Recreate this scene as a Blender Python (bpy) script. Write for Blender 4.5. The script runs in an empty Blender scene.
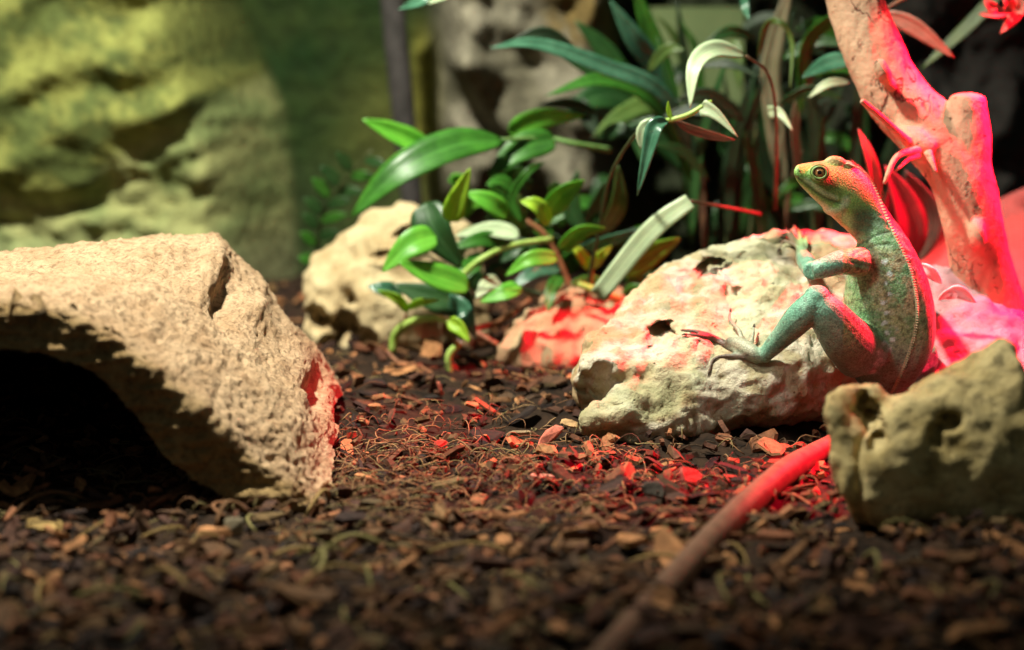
import bpy, bmesh, math, random
from mathutils import Vector, Matrix, noise
from mathutils.bvhtree import BVHTree

random.seed(7)
scene = bpy.context.scene
COL = scene.collection
W, H, F = 1024, 650, 1991.0
CAMZ = 0.28
PITCH = math.atan((325 + 20) / F)
V = Vector

# ------------------------------------------------------------------ camera geometry
CP, SP = math.cos(PITCH), math.sin(PITCH)
CAM = V((0, 0, CAMZ))
def ray(px, py):
    a, b = (px - 512) / F, (325 - py) / F
    return V((a, CP + b * SP, -SP + b * CP))
def P(px, py, Y):
    d = ray(px, py)
    return CAM + d * (Y / d.y)
def proj(p):
    q = p - CAM
    z = q.y * CP - q.z * SP
    u = q.y * SP + q.z * CP
    return 512 + F * q.x / z, 325 - F * u / z
def S(Y):                      # metres per pixel at distance Y
    return Y / F * 1.01

def fbm(p, sc, oct=4, H_=1.0):
    return noise.fractal(V(p) * sc, H_, 2.1, oct, noise_basis='PERLIN_ORIGINAL')
def sstep(a, b, x):
    if a == b: return 0.0 if x < a else 1.0
    t = max(0.0, min(1.0, (x - a) / (b - a)))
    return t * t * (3 - 2 * t)
def lerp(a, b, t): return a + (b - a) * t
def mixc(a, b, t): return tuple(a[i] + (b[i] - a[i]) * t for i in range(3))
def pl(pts, x):                # piecewise linear
    if x <= pts[0][0]: return pts[0][1]
    for (x0, y0), (x1, y1) in zip(pts, pts[1:]):
        if x <= x1: return y0 + (y1 - y0) * (x - x0) / (x1 - x0)
    return pts[-1][1]
def catmull(pts, n):
    """n samples along a Catmull-Rom curve through tuples/Vectors of any length"""
    pts = [tuple(p) for p in pts]
    if len(pts) == 2:
        return [tuple(lerp(a, b, i / (n - 1)) for a, b in zip(*pts)) for i in range(n)]
    ext = [tuple(2 * a - b for a, b in zip(pts[0], pts[1]))] + pts + [tuple(2 * a - b for a, b in zip(pts[-1], pts[-2]))]
    out, m = [], len(pts) - 1
    for i in range(n):
        t = i / (n - 1) * m
        k = min(int(t), m - 1)
        f = t - k
        p0, p1, p2, p3 = ext[k:k + 4]
        out.append(tuple(0.5 * (2 * b + (c - a) * f + (2 * a - 5 * b + 4 * c - d) * f * f + (3 * b - a - 3 * c + d) * f ** 3)
                         for a, b, c, d in zip(p0, p1, p2, p3)))
    return out
def seg_dist(x, y, pts):
    best = 1e9
    for (ax, ay), (bx, by) in zip(pts, pts[1:]):
        dx, dy = bx - ax, by - ay
        t = max(0, min(1, ((x - ax) * dx + (y - ay) * dy) / (dx * dx + dy * dy + 1e-9)))
        best = min(best, math.hypot(x - ax - t * dx, y - ay - t * dy))
    return best

# ------------------------------------------------------------------ objects
def tag(o, label=None, cat=None, group=None, kind=None):
    if label: o['label'] = label
    if cat: o['category'] = cat
    if group: o['group'] = group
    if kind: o['kind'] = kind
    return o
def empty(name, loc):
    o = bpy.data.objects.new(name, None)
    o.empty_display_size = 0.02
    o.location = loc
    COL.objects.link(o)
    return o
def mesh_obj(name, verts, faces, mat=None, parent=None, origin=None, smooth=True, cols=None, uvs=None):
    org = V(origin) if origin is not None else (parent.location.copy() if parent is not None and parent.type == 'EMPTY' else V((0, 0, 0)))
    if parent is not None and origin is None:
        org = world_loc(parent)
    me = bpy.data.meshes.new(name)
    me.from_pydata([tuple(V(v) - org) for v in verts], [], faces)
    me.validate()
    if smooth:
        me.polygons.foreach_set('use_smooth', [True] * len(me.polygons))
    if cols is not None:
        at = me.color_attributes.new('tint', 'FLOAT_COLOR', 'POINT')
        flat = []
        for c in cols: flat.extend((c[0], c[1], c[2], 1.0))
        at.data.foreach_set('color', flat)
    if uvs is not None:
        ul = me.uv_layers.new(name='UVMap')
        for lp in me.loops:
            ul.data[lp.index].uv = uvs[lp.vertex_index]
    o = bpy.data.objects.new(name, me)
    COL.objects.link(o)
    if mat: me.materials.append(mat)
    if parent is not None:
        o.parent = parent
        o.location = org - world_loc(parent)
    else:
        o.location = org
    return o
def world_loc(o):
    l = o.location.copy()
    while o.parent is not None:
        o = o.parent
        l += o.location
    return l

class MB:
    def __init__(s): s.v, s.f, s.c, s.uv = [], [], [], []
    def tube(s, pts, rads, seg=8, cap=True, col=None):
        pts = [V(p) for p in pts]
        n0 = len(s.v)
        up = V((0, 0, 1))
        prev = None
        for i, p in enumerate(pts):
            t = (pts[min(i + 1, len(pts) - 1)] - pts[max(i - 1, 0)]).normalized()
            if prev is None:
                a = t.cross(up)
                if a.length < 0.1: a = t.cross(V((1, 0, 0)))
            else:
                a = prev - t * prev.dot(t)
            a.normalize(); prev = a
            b = t.cross(a)
            r = rads[i] if hasattr(rads, '__len__') else rads
            for k in range(seg):
                an = 2 * math.pi * k / seg
                s.v.append(p + (a * math.cos(an) + b * math.sin(an)) * r)
                if col is not None: s.c.append(col)
        for i in range(len(pts) - 1):
            for k in range(seg):
                k2 = (k + 1) % seg
                s.f.append((n0 + i * seg + k, n0 + i * seg + k2, n0 + (i + 1) * seg + k2, n0 + (i + 1) * seg + k))
        if cap:
            s.f.append(tuple(n0 + k for k in range(seg))[::-1])
            s.f.append(tuple(n0 + (len(pts) - 1) * seg + k for k in range(seg)))
    def loft(s, rings):
        n0, seg = len(s.v), len(rings[0])
        for r in rings: s.v.extend(r)
        for i in range(len(rings) - 1):
            for k in range(seg):
                k2 = (k + 1) % seg
                s.f.append((n0 + i * seg + k, n0 + i * seg + k2, n0 + (i + 1) * seg + k2, n0 + (i + 1) * seg + k))
        for base, flip in ((n0, True), (n0 + (len(rings) - 1) * seg, False)):
            c = sum((s.v[base + k] for k in range(seg)), V((0, 0, 0))) / seg
            s.v.append(c); ci = len(s.v) - 1
            for k in range(seg):
                a, b = base + k, base + (k + 1) % seg
                s.f.append((ci, b, a) if flip else (ci, a, b))
    def blob(s, c, ax, n=10):
        """ellipsoid with three axis vectors"""
        n0 = len(s.v)
        rings = []
        for i in range(1, n):
            th = math.pi * i / n
            rings.append([V(c) + ax[0] * math.sin(th) * math.cos(2 * math.pi * k / (2 * n)) + ax[1] * math.sin(th) * math.sin(2 * math.pi * k / (2 * n)) + ax[2] * math.cos(th) for k in range(2 * n)])
        s.loft(rings)
    def build(s, name, mat, parent=None, origin=None, smooth=True):
        return mesh_obj(name, s.v, s.f, mat, parent, origin, smooth, s.c if len(s.c) == len(s.v) and s.c else None, s.uv if len(s.uv) == len(s.v) and s.uv else None)

def remesh(mb, voxel, relax=3):
    """fuse the pieces of a builder into one closed skin; returns verts, faces"""
    me = bpy.data.meshes.new('fuse'); me.from_pydata([tuple(v) for v in mb.v], [], mb.f)
    bm = bmesh.new(); bm.from_mesh(me); bmesh.ops.recalc_face_normals(bm, faces=bm.faces); bm.to_mesh(me); bm.free()
    o = bpy.data.objects.new('fuse', me); COL.objects.link(o)
    m = o.modifiers.new('r', 'REMESH'); m.mode = 'VOXEL'; m.voxel_size = voxel
    dg = bpy.context.evaluated_depsgraph_get(); dg.update()
    e = bpy.data.meshes.new_from_object(o.evaluated_get(dg))
    bm = bmesh.new(); bm.from_mesh(e)
    for _ in range(relax):
        bmesh.ops.smooth_vert(bm, verts=bm.verts, factor=0.5, use_axis_x=True, use_axis_y=True, use_axis_z=True)
    bm.normal_update()
    vs = [v.co.copy() for v in bm.verts]; ns = [v.normal.copy() for v in bm.verts]
    fs = [tuple(v.index for v in f.verts) for f in bm.faces]
    bm.free()
    bpy.data.objects.remove(o); bpy.data.meshes.remove(me); bpy.data.meshes.remove(e)
    return vs, ns, fs
def normals(vs, fs):
    ns = [V((0, 0, 0)) for _ in vs]
    for f in fs:
        a, b, c = vs[f[0]], vs[f[1]], vs[f[2]]
        n = (b - a).cross(vs[f[-1]] - a) if len(f) == 4 else (b - a).cross(c - a)
        for i in f: ns[i] += n
    for n in ns: n.normalize()
    return ns

# ------------------------------------------------------------------ materials
def new_mat(name):
    m = bpy.data.materials.new(name); m.use_nodes = True
    nt = m.node_tree; nt.nodes.clear()
    out = nt.nodes.new('ShaderNodeOutputMaterial')
    bs = nt.nodes.new('ShaderNodeBsdfPrincipled')
    nt.links.new(bs.outputs[0], out.inputs[0])
    return m, nt, bs, out
def nd(nt, kind, **kw):
    n = nt.nodes.new(kind)
    for k, v in kw.items():
        if k in ('operation', 'blend_type', 'data_type', 'feature', 'attribute_name', 'wave_type', 'bands_direction', 'noise_dimensions'):
            setattr(n, k, v)
        else:
            n.inputs[k].default_value = v
    return n
def ramp(nt, stops):
    n = nt.nodes.new('ShaderNodeValToRGB')
    e = n.color_ramp.elements
    while len(e) < len(stops): e.new(0.5)
    for el, (p, c) in zip(e, stops):
        el.position = p; el.color = (*c, 1) if len(c) == 3 else c
    return n
def mixn(nt, fac, a, b, blend='MIX'):
    n = nt.nodes.new('ShaderNodeMix'); n.data_type = 'RGBA'; n.blend_type = blend
    for sock, val in ((0, fac), (6, a), (7, b)):
        if hasattr(val, 'links'): nt.links.new(val, n.inputs[sock])
        elif isinstance(val, (int, float)): n.inputs[sock].default_value = val
        else: n.inputs[sock].default_value = (*val, 1)
    return n.outputs[2]
def coords(nt): return nt.nodes.new('ShaderNodeTexCoord').outputs['Object']
def noise_n(nt, co, scale, detail=5, rough=0.6):
    n = nd(nt, 'ShaderNodeTexNoise', Scale=scale, Detail=detail, Roughness=rough)
    nt.links.new(co, n.inputs['Vector']); return n.outputs['Fac']
def bump(nt, bs, h, strength, dist):
    b = nd(nt, 'ShaderNodeBump', Strength=strength, Distance=dist)
    nt.links.new(h, b.inputs['Height']); nt.links.new(b.outputs[0], bs.inputs['Normal'])
    return b
def addn(nt, a, b, op='ADD'):
    n = nt.nodes.new('ShaderNodeMath'); n.operation = op
    for i, v in enumerate((a, b)):
        if hasattr(v, 'links'): nt.links.new(v, n.inputs[i])
        else: n.inputs[i].default_value = v
    return n.outputs[0]

def rock_mat(name, base, alt, dark, sc=1.0, pit=0.3, rough=0.85, tint=False, bd=0.003, win=(0.28, 0.44)):
    m, nt, bs, out = new_mat(name)
    co = coords(nt)
    a = noise_n(nt, co, 22 * sc, 6, 0.65)
    r = ramp(nt, [(0.36, alt), (0.58, base)]); nt.links.new(a, r.inputs[0])
    b = noise_n(nt, co, 120 * sc, 6, 0.7)
    rd = ramp(nt, [(win[0], (1, 1, 1)), (win[1], (0, 0, 0))]); nt.links.new(b, rd.inputs[0])
    fac = addn(nt, rd.outputs[0], pit, 'MULTIPLY')
    c = mixn(nt, fac, r.outputs[0], dark)
    v = nd(nt, 'ShaderNodeTexVoronoi', Scale=170 * sc); nt.links.new(co, v.inputs['Vector'])
    rv = ramp(nt, [(0.06, (1, 1, 1)), (0.16, (0, 0, 0))]); nt.links.new(v.outputs['Distance'], rv.inputs[0])
    big = noise_n(nt, co, 35 * sc, 2)
    rb = ramp(nt, [(0.5, (0, 0, 0)), (0.62, (1, 1, 1))]); nt.links.new(big, rb.inputs[0])
    sp = addn(nt, rv.outputs[0], rb.outputs[0], 'MULTIPLY')
    c = mixn(nt, sp, c, dark)
    if tint:
        at = nd(nt, 'ShaderNodeAttribute', attribute_name='tint')
        c = mixn(nt, 1.0, c, at.outputs['Color'], 'MULTIPLY')
    nt.links.new(c, bs.inputs['Base Color'])
    bs.inputs['Roughness'].default_value = rough
    bs.inputs['Specular IOR Level'].default_value = 0.2
    h = addn(nt, b, addn(nt, noise_n(nt, co, 450 * sc, 4), 0.35, 'MULTIPLY'))
    h = addn(nt, h, addn(nt, sp, -0.5, 'MULTIPLY'))
    bump(nt, bs, h, 0.7, bd)
    return m

def attr_mat(name, rough=0.8, bsc=300, bd=0.001, spec=0.2, var=0.0, strength=0.6):
    m, nt, bs, out = new_mat(name)
    at = nd(nt, 'ShaderNodeAttribute', attribute_name='tint')
    co = coords(nt)
    n = noise_n(nt, co, bsc, 5)
    c = at.outputs['Color']
    if var:
        r = ramp(nt, [(0.3, (1 - var,) * 3), (0.7, (1 + var,) * 3)]); nt.links.new(n, r.inputs[0])
        c = mixn(nt, 1.0, c, r.outputs[0], 'MULTIPLY')
    nt.links.new(c, bs.inputs['Base Color'])
    bs.inputs['Roughness'].default_value = rough
    bs.inputs['Specular IOR Level'].default_value = spec
    bump(nt, bs, n, strength, bd)
    return m

def leaf_mat(name, col, col2, rough=0.38, trans=0.25, stripes=0.0):
    m, nt, bs, out = new_mat(name)
    uv = nt.nodes.new('ShaderNodeTexCoord').outputs['UV']
    sx = nt.nodes.new('ShaderNodeSeparateXYZ'); nt.links.new(uv, sx.inputs[0])
    d = addn(nt, addn(nt, sx.outputs[0], -0.5), 0, 'ADD')
    ab = nt.nodes.new('ShaderNodeMath'); ab.operation = 'ABSOLUTE'; nt.links.new(d, ab.inputs[0])
    rm = ramp(nt, [(0.015, (1, 1, 1)), (0.06, (0, 0, 0))]); nt.links.new(ab.outputs[0], rm.inputs[0])
    nz = noise_n(nt, coords(nt), 60, 4)
    r = ramp(nt, [(0.35, col), (0.68, col2)]); nt.links.new(nz, r.inputs[0])
    w = nt.nodes.new('ShaderNodeTexWave'); w.bands_direction = 'X'
    w.inputs['Scale'].default_value = 2.6; w.inputs['Distortion'].default_value = 0.6
    nt.links.new(uv, w.inputs['Vector'])
    c = mixn(nt, addn(nt, w.outputs['Fac'], stripes, 'MULTIPLY'), r.outputs[0], tuple(min(1, x * 2.2 + 0.06) for x in col2))
    c = mixn(nt, addn(nt, rm.outputs[0], 0.35, 'MULTIPLY'), c, tuple(min(1, x * 1.7 + 0.03) for x in col2))
    nt.links.new(c, bs.inputs['Base Color'])
    bs.inputs['Roughness'].default_value = rough
    bs.inputs['Specular IOR Level'].default_value = 0.45
    bump(nt, bs, w.outputs['Fac'], 0.25, 0.0006)
    tr = nt.nodes.new('ShaderNodeBsdfTranslucent'); nt.links.new(c, tr.inputs[0])
    mx = nt.nodes.new('ShaderNodeMixShader'); mx.inputs[0].default_value = trans
    nt.links.new(bs.outputs[0], mx.inputs[1]); nt.links.new(tr.outputs[0], mx.inputs[2])
    nt.links.new(mx.outputs[0], out.inputs[0])
    return m
def plain_mat(name, col, col2, sc=200, rough=0.6, bd=0.0006, spec=0.3):
    m, nt, bs, out = new_mat(name)
    co = coords(nt); n = noise_n(nt, co, sc, 4)
    r = ramp(nt, [(0.35, col), (0.65, col2)]); nt.links.new(n, r.inputs[0])
    nt.links.new(r.outputs[0], bs.inputs['Base Color'])
    bs.inputs['Roughness'].default_value = rough
    bs.inputs['Specular IOR Level'].default_value = spec
    bump(nt, bs, n, 0.4, bd)
    return m

# ------------------------------------------------------------------ terrain
def gz(x, y):
    z = 0.006 * fbm((x, y, 0), 14, 3) + 0.0065 * fbm((x, y, 3), 50, 3)
    z += 0.012 * math.exp(-(((x - 0.22) / 0.10) ** 2 + ((y - 0.92) / 0.05) ** 2))
    z += 0.015 * math.exp(-(((x - 0.27) / 0.16) ** 2 + ((y - 0.80) / 0.07) ** 2))
    return z
def G(px, py):
    d = ray(px, py)
    t = -CAMZ / d.z
    p = CAM + d * t
    for _ in range(4):
        z = gz(p.x, p.y)
        p = CAM + d * ((z - CAMZ) / d.z)
    return p

m_soil = plain_mat('dark soil', (0.010, 0.007, 0.005), (0.035, 0.02, 0.012), 90, 0.95, 0.004, 0.1)
vs, fs = [], []
nx, ny = 200, 190
for j in range(ny + 1):
    for i in range(nx + 1):
        x = -1.0 + 2.0 * i / nx; y = 0.35 + 1.65 * j / ny
        vs.append((x, y, gz(x, y)))
for j in range(ny):
    for i in range(nx):
        a = j * (nx + 1) + i
        fs.append((a, a + 1, a + nx + 2, a + nx + 1))
floor = tag(mesh_obj('floor', vs, fs, m_soil), kind='structure')

# ------------------------------------------------------------------ back wall of moulded rock
LEDGE = [(-300, 170), (0, 172), (55, 190), (108, 184), (135, 150), (205, 108), (255, 80), (300, 40)]
LEDGE2 = [(-300, 215), (40, 210), (110, 182), (150, 166), (200, 172), (235, 186), (300, 200)]
def wall_depth(u, v, p):
    Y = 1.92
    xb = pl([(-400, 300), (0, 235), (60, 255), (110, 276), (200, 287), (300, 293), (400, 296)], v)
    e = sstep(xb + 6, xb - 70, u)
    b = 0.16 * e
    # upper overhang
    yl = pl(LEDGE, u)
    up = sstep(yl + 9, yl - 16, v)
    b += 0.021 * e * up * (1 - 0.6 * sstep(yl - 60, yl - 230, v))
    yl2 = pl(LEDGE2, u)
    b += 0.011 * e * sstep(yl2 + 6, yl2 - 12, v)
    # flowing grooves in the overhang
    if e > 0.01:
        wv = math.sin((v + 0.35 * u + 30 * fbm((u * .01, v * .01, 1), 1.2, 2)) * 0.085)
        b += e * up * (0.007 * wv + 0.005 * fbm((u * .01 + v * .004, v * .014, 0), 2.6, 3))
        b += e * (1 - up) * 0.012 * fbm((u * .01, v * .02, 5), 3.0, 4)
        b += 0.03 * e * sstep(190, 330, v) * (1 - up)
    # grey craggy rock
    g = sstep(418, 470, u) * sstep(640, 585, u) * sstep(235, 180, v)
    dg = (u - 450) * 0.77 - (v - 70) * 0.64
    b += g * (0.10 + 0.05 * sstep(-6, 14, dg) + 0.04 * fbm((u * .01, v * .01, 9), 1.8, 3))
    r = sstep(600, 700, u)
    b += r * 0.06 * fbm((u * .01, v * .01, 2), 1.8, 4)
    b += 0.003 * fbm((u * .01, v * .01, 7), 8, 3)
    return Y - b
def wall_col(u, v):
    n = fbm((u * .01, v * .01, 11), 2.2, 4); n2 = fbm((u * .01, v * .01, 15), 9, 3)
    xb = pl([(-400, 300), (0, 235), (60, 255), (110, 276), (200, 287), (300, 293), (400, 296)], v)
    e = sstep(xb + 4, xb - 14, u)
    up = sstep(pl(LEDGE, u) + 6, pl(LEDGE, u) - 10, v)
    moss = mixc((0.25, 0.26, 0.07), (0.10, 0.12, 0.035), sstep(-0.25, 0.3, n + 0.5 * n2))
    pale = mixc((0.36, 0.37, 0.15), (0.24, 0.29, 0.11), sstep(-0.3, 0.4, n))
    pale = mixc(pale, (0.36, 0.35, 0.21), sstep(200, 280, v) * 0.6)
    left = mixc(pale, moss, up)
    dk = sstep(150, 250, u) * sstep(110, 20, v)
    left = mixc(left, (0.055, 0.07, 0.02), dk * 0.85)  # shade in the boulder's upper right corner put into the wall colour
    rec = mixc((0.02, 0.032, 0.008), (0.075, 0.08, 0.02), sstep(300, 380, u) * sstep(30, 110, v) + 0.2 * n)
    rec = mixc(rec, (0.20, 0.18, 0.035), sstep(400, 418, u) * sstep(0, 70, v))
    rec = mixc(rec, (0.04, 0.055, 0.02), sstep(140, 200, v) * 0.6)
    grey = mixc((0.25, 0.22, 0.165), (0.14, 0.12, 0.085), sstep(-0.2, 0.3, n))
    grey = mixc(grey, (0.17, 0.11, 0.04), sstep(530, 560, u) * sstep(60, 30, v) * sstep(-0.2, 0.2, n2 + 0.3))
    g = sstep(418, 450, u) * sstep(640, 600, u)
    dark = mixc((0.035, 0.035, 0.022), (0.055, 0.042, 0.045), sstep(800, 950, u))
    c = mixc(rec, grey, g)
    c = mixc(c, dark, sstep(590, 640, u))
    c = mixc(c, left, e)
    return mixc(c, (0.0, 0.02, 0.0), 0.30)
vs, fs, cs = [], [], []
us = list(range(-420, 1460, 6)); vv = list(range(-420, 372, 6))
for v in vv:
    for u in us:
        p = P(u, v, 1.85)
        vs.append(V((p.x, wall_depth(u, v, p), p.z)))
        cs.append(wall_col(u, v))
n = len(us)
for j in range(len(vv) - 1):
    for i in range(n - 1):
        a = j * n + i
        fs.append((a, a + n, a + n + 1, a + 1))
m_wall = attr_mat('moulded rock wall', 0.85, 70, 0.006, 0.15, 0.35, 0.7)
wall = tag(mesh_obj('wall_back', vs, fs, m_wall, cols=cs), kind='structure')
wall_bvh = BVHTree.FromPolygons(vs, fs)

# flat patch added behind the plants, a pale green reflection put into its colour
m_reflection = plain_mat('pale green reflection patch', (0.10, 0.14, 0.055), (0.13, 0.17, 0.07), 20, 0.6, 0.0005)
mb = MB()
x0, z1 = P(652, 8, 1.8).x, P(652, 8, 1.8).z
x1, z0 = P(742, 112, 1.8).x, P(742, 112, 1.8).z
def box(mb, lo, hi):
    n0 = len(mb.v)
    for z in (lo[2], hi[2]):
        for y in (lo[1], hi[1]):
            for x in (lo[0], hi[0]): mb.v.append(V((x, y, z)))
    for f in ((0, 2, 3, 1), (4, 5, 7, 6), (0, 1, 5, 4), (2, 6, 7, 3), (0, 4, 6, 2), (1, 3, 7, 5)):
        mb.f.append(tuple(n0 + i for i in f))
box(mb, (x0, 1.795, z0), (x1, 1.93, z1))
tag(mb.build('reflection_patch_1', m_reflection, smooth=False), kind='structure')

# ------------------------------------------------------------------ rocks
def section(T, B, th, seg=28, ex=2.4, skew=0.0):
    """closed ring through T and B (world points), half thickness th"""
    c = (T + B) / 2; a = (T - B) / 2
    ax = V((0, 1, 0)) - a.normalized() * a.normalized().y
    if ax.length < 0.05: ax = V((0, 0, -1)) - a.normalized() * -a.normalized().z
    n = V((0, a.z, -a.y)).normalized()    # perpendicular to a in the y-z plane
    if n.z > 0: n = -n
    out = []
    for k in range(seg):
        t = 2 * math.pi * k / seg
        ca, sa = math.cos(t), math.sin(t)
        f = (abs(ca) ** ex + abs(sa) ** ex) ** (-1 / ex)
        out.append(c + a * ca * f + n * th * sa * f)
    return out
def rock(name, lofts, mat, voxel, relax, disp, pits=(), extra=None, tint=None):
    mb = MB()
    for st in lofts:
        st = [(*t, *b, th) for t, b, th in st]
        sm = catmull(st, len(st) * 4)
        rings = []
        for s in sm:
            rings.append(section(P(*s[0:3]), P(*s[3:6]), max(0.002, s[6])))
        mb.loft(rings)
    vs, ns, fs = remesh(mb, voxel, relax)
    cam_pits = []
    bv = BVHTree.FromPolygons(vs, fs)
    for px, py, r, d in pits:
        hit = bv.ray_cast(CAM, ray(px, py).normalized())
        if hit[0] is not None: cam_pits.append((hit[0], (ray(px, py).normalized() + V((0, 0, 0.12))).normalized(), r, d))
    out = []
    for v, n in zip(vs, ns):
        q = v + n * disp(v)
        for c, dr, r, d in cam_pits:
            w = (v - c)
            if w.length < r * 3:
                l = (w - dr * w.dot(dr)).length * (1 + 0.5 * fbm(v, 90, 2))
                q += dr * d * sstep(r * 1.12, r * 0.72, l)
        if extra: q = extra(q, v, n)
        out.append(q)
    lo = min(v.z for v in out)
    cx = sum(v.x for v in out) / len(out); cy = sum(v.y for v in out) / len(out)
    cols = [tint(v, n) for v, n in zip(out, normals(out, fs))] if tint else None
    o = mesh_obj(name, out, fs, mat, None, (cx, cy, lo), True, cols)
    return o, BVHTree.FromPolygons(out, fs)

m_cream = rock_mat('cream limestone', (0.54, 0.485, 0.37), (0.36, 0.335, 0.22), (0.12, 0.085, 0.05), 1.1, 0.6, tint=True, bd=0.005, win=(0.30, 0.46))
def big_tint(v, n):
    a = fbm(v, 28, 4); b = fbm(v + V((3, 1, 2)), 70, 3)
    c = mixc((1, 1, 1), (0.95, 0.74, 0.58), sstep(0.05, 0.4, a))
    c = mixc(c, (0.62, 0.56, 0.36), sstep(0.05, 0.35, b) * 0.7)
    c = mixc(c, (0.80, 0.92, 0.74), sstep(0.0, 0.3, fbm(v + V((7, 2, 5)), 22, 3)) * 0.6)
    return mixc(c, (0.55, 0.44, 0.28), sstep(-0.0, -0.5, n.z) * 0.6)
big, big_bvh = rock('limestone_rock', [
    [((566, 370, 1.235), (568, 386, 1.225), .006), ((576, 356, 1.25), (580, 398, 1.215), .02), ((598, 336, 1.27), (610, 412, 1.205), .026),
     ((626, 312, 1.31), (645, 422, 1.20), .030), ((664, 281, 1.35), (685, 424, 1.195), .034), ((704, 264, 1.375), (726, 414, 1.20), .036),
     ((750, 254, 1.39), (770, 406, 1.20), .036), ((800, 249, 1.40), (812, 404, 1.215), .036), ((846, 249, 1.41), (845, 402, 1.24), .034),
     ((890, 260, 1.41), (885, 400, 1.29), .03), ((915, 295, 1.40), (910, 395, 1.33), .02)],
    [((580, 420, 1.185), (580, 432, 1.18), .006), ((596, 404, 1.20), (598, 440, 1.18), .014), ((640, 392, 1.22), (645, 438, 1.18), .018),
     ((690, 384, 1.25), (695, 430, 1.19), .018), ((740, 380, 1.27), (745, 415, 1.21), .014)]],
    m_cream, 0.0020, 6,
    lambda v: 0.006 * fbm(v, 18, 3) + 0.0040 * fbm(v, 55, 4) - 0.003 * abs(fbm(v, 36, 2)) + 0.0015 * fbm(v, 170, 3),
    pits=[(659, 332, .0085, .034), (712, 266, .0075, .022), (703, 270, .004, .006), (741, 262, .0055, .004), (690, 286, .008, .003), (738, 291, .0030, .006), (727, 288, .0025, .005), (745, 283, .002, .003), (700, 345, .003, .003), (600, 388, .012, .006), (648, 352, .004, .002), (765, 262, .003, .002)],
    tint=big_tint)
tag(big, 'big cream limestone rock full of holes with the lizard climbing on it', 'rock')

m_front = rock_mat('ochre rock', (0.56, 0.45, 0.22), (0.34, 0.25, 0.09), (0.07, 0.05, 0.022), 1.0, 0.7, win=(0.34, 0.5))
front, front_bvh = rock('rock', [
    [((826, 397, 1.00), (842, 500, 0.995), .006), ((832, 391, 1.02), (848, 508, 0.99), .017), ((850, 390, 1.035), (860, 518, 0.995), .022),
     ((874, 391, 1.04), (874, 522, 0.995), .022), ((894, 395, 1.03), (890, 524, 0.99), .014)],
    [((866, 446, 0.985), (862, 520, 0.985), .008), ((876, 420, 1.0), (872, 528, 0.988), .020), ((890, 402, 1.02), (888, 532, 0.99), .032), ((912, 386, 1.035), (910, 536, 0.995), .038),
     ((945, 370, 1.04), (942, 540, 1.0), .040), ((975, 356, 1.04), (972, 540, 1.0), .040), ((998, 344, 1.035), (998, 540, 1.0), .034),
     ((1012, 352, 1.02), (1016, 540, 1.0), .028), ((1026, 392, 1.01), (1040, 535, 0.99), .018), ((1070, 460, 1.0), (1080, 530, 0.985), .01)]],
    m_front, 0.0020, 3,
    lambda v: 0.0045 * noise.noise(v * 34) * 0.6 + 0.005 * fbm(v, 26, 3) + 0.0022 * fbm(v, 90, 4),
    pits=[(868, 412, .006, .014), (872, 426, .006, .014), (876, 444, .004, .010), (952, 424, .005, .012), (862, 398, .003, .008), (934, 436, .005, .008)])
tag(front, 'jagged ochre rock in front of the lizard, hiding its tail', 'rock')

m_back = rock_mat('pitted tan rock', (0.52, 0.42, 0.24), (0.33, 0.23, 0.11), (0.05, 0.035, 0.02), 1.1, 0.5)
backr, backr_bvh = rock('pitted_rock', [
    [((304, 290, 1.55), (308, 345, 1.54), .01), ((312, 262, 1.57), (316, 358, 1.53), .03), ((332, 252, 1.59), (336, 368, 1.52), .04),
     ((362, 238, 1.60), (362, 372, 1.51), .05), ((395, 224, 1.61), (395, 374, 1.51), .05), ((428, 220, 1.61), (430, 372, 1.52), .05),
     ((462, 230, 1.62), (462, 366, 1.54), .04), ((485, 250, 1.62), (485, 355, 1.56), .02)]],
    m_back, 0.003, 4,
    lambda v: 0.008 * fbm(v, 24, 3) + 0.005 * fbm(v, 60, 3) - 0.004 * abs(fbm(v, 40, 2)),
    pits=[(380, 256, .006, .02), (403, 235, .006, .02), (316, 318, .010, .03), (343, 325, .012, .035), (362, 340, .010, .03), (330, 345, .009, .02), (350, 300, .005, .015)])
tag(backr, 'pitted tan rock beside the leafy plant, in front of the green wall', 'rock')

m_mid = rock_mat('rust streaked stone', (0.42, 0.31, 0.18), (0.34, 0.17, 0.09), (0.10, 0.06, 0.03), 1.0, 0.35)
midr, midr_bvh = rock('flat_stone', [
    [((503, 346, 1.44), (500, 362, 1.43), .008), ((516, 326, 1.46), (515, 366, 1.42), .014), ((540, 306, 1.49), (545, 366, 1.42), .018),
     ((565, 290, 1.52), (572, 366, 1.42), .022), ((595, 292, 1.52), (600, 366, 1.42), .022), ((625, 304, 1.52), (630, 366, 1.43), .02), ((650, 325, 1.5), (650, 366, 1.45), .012)]],
    m_mid, 0.0025, 2, lambda v: 0.006 * fbm(v, 26, 3) + 0.006 * (0.4 - abs(fbm(v, 32, 3)) * 1.5) + 0.003 * fbm(v, 90, 3))
tag(midr, 'low rust streaked stone under the leafy plant, behind the big holey rock', 'stone')

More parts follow.
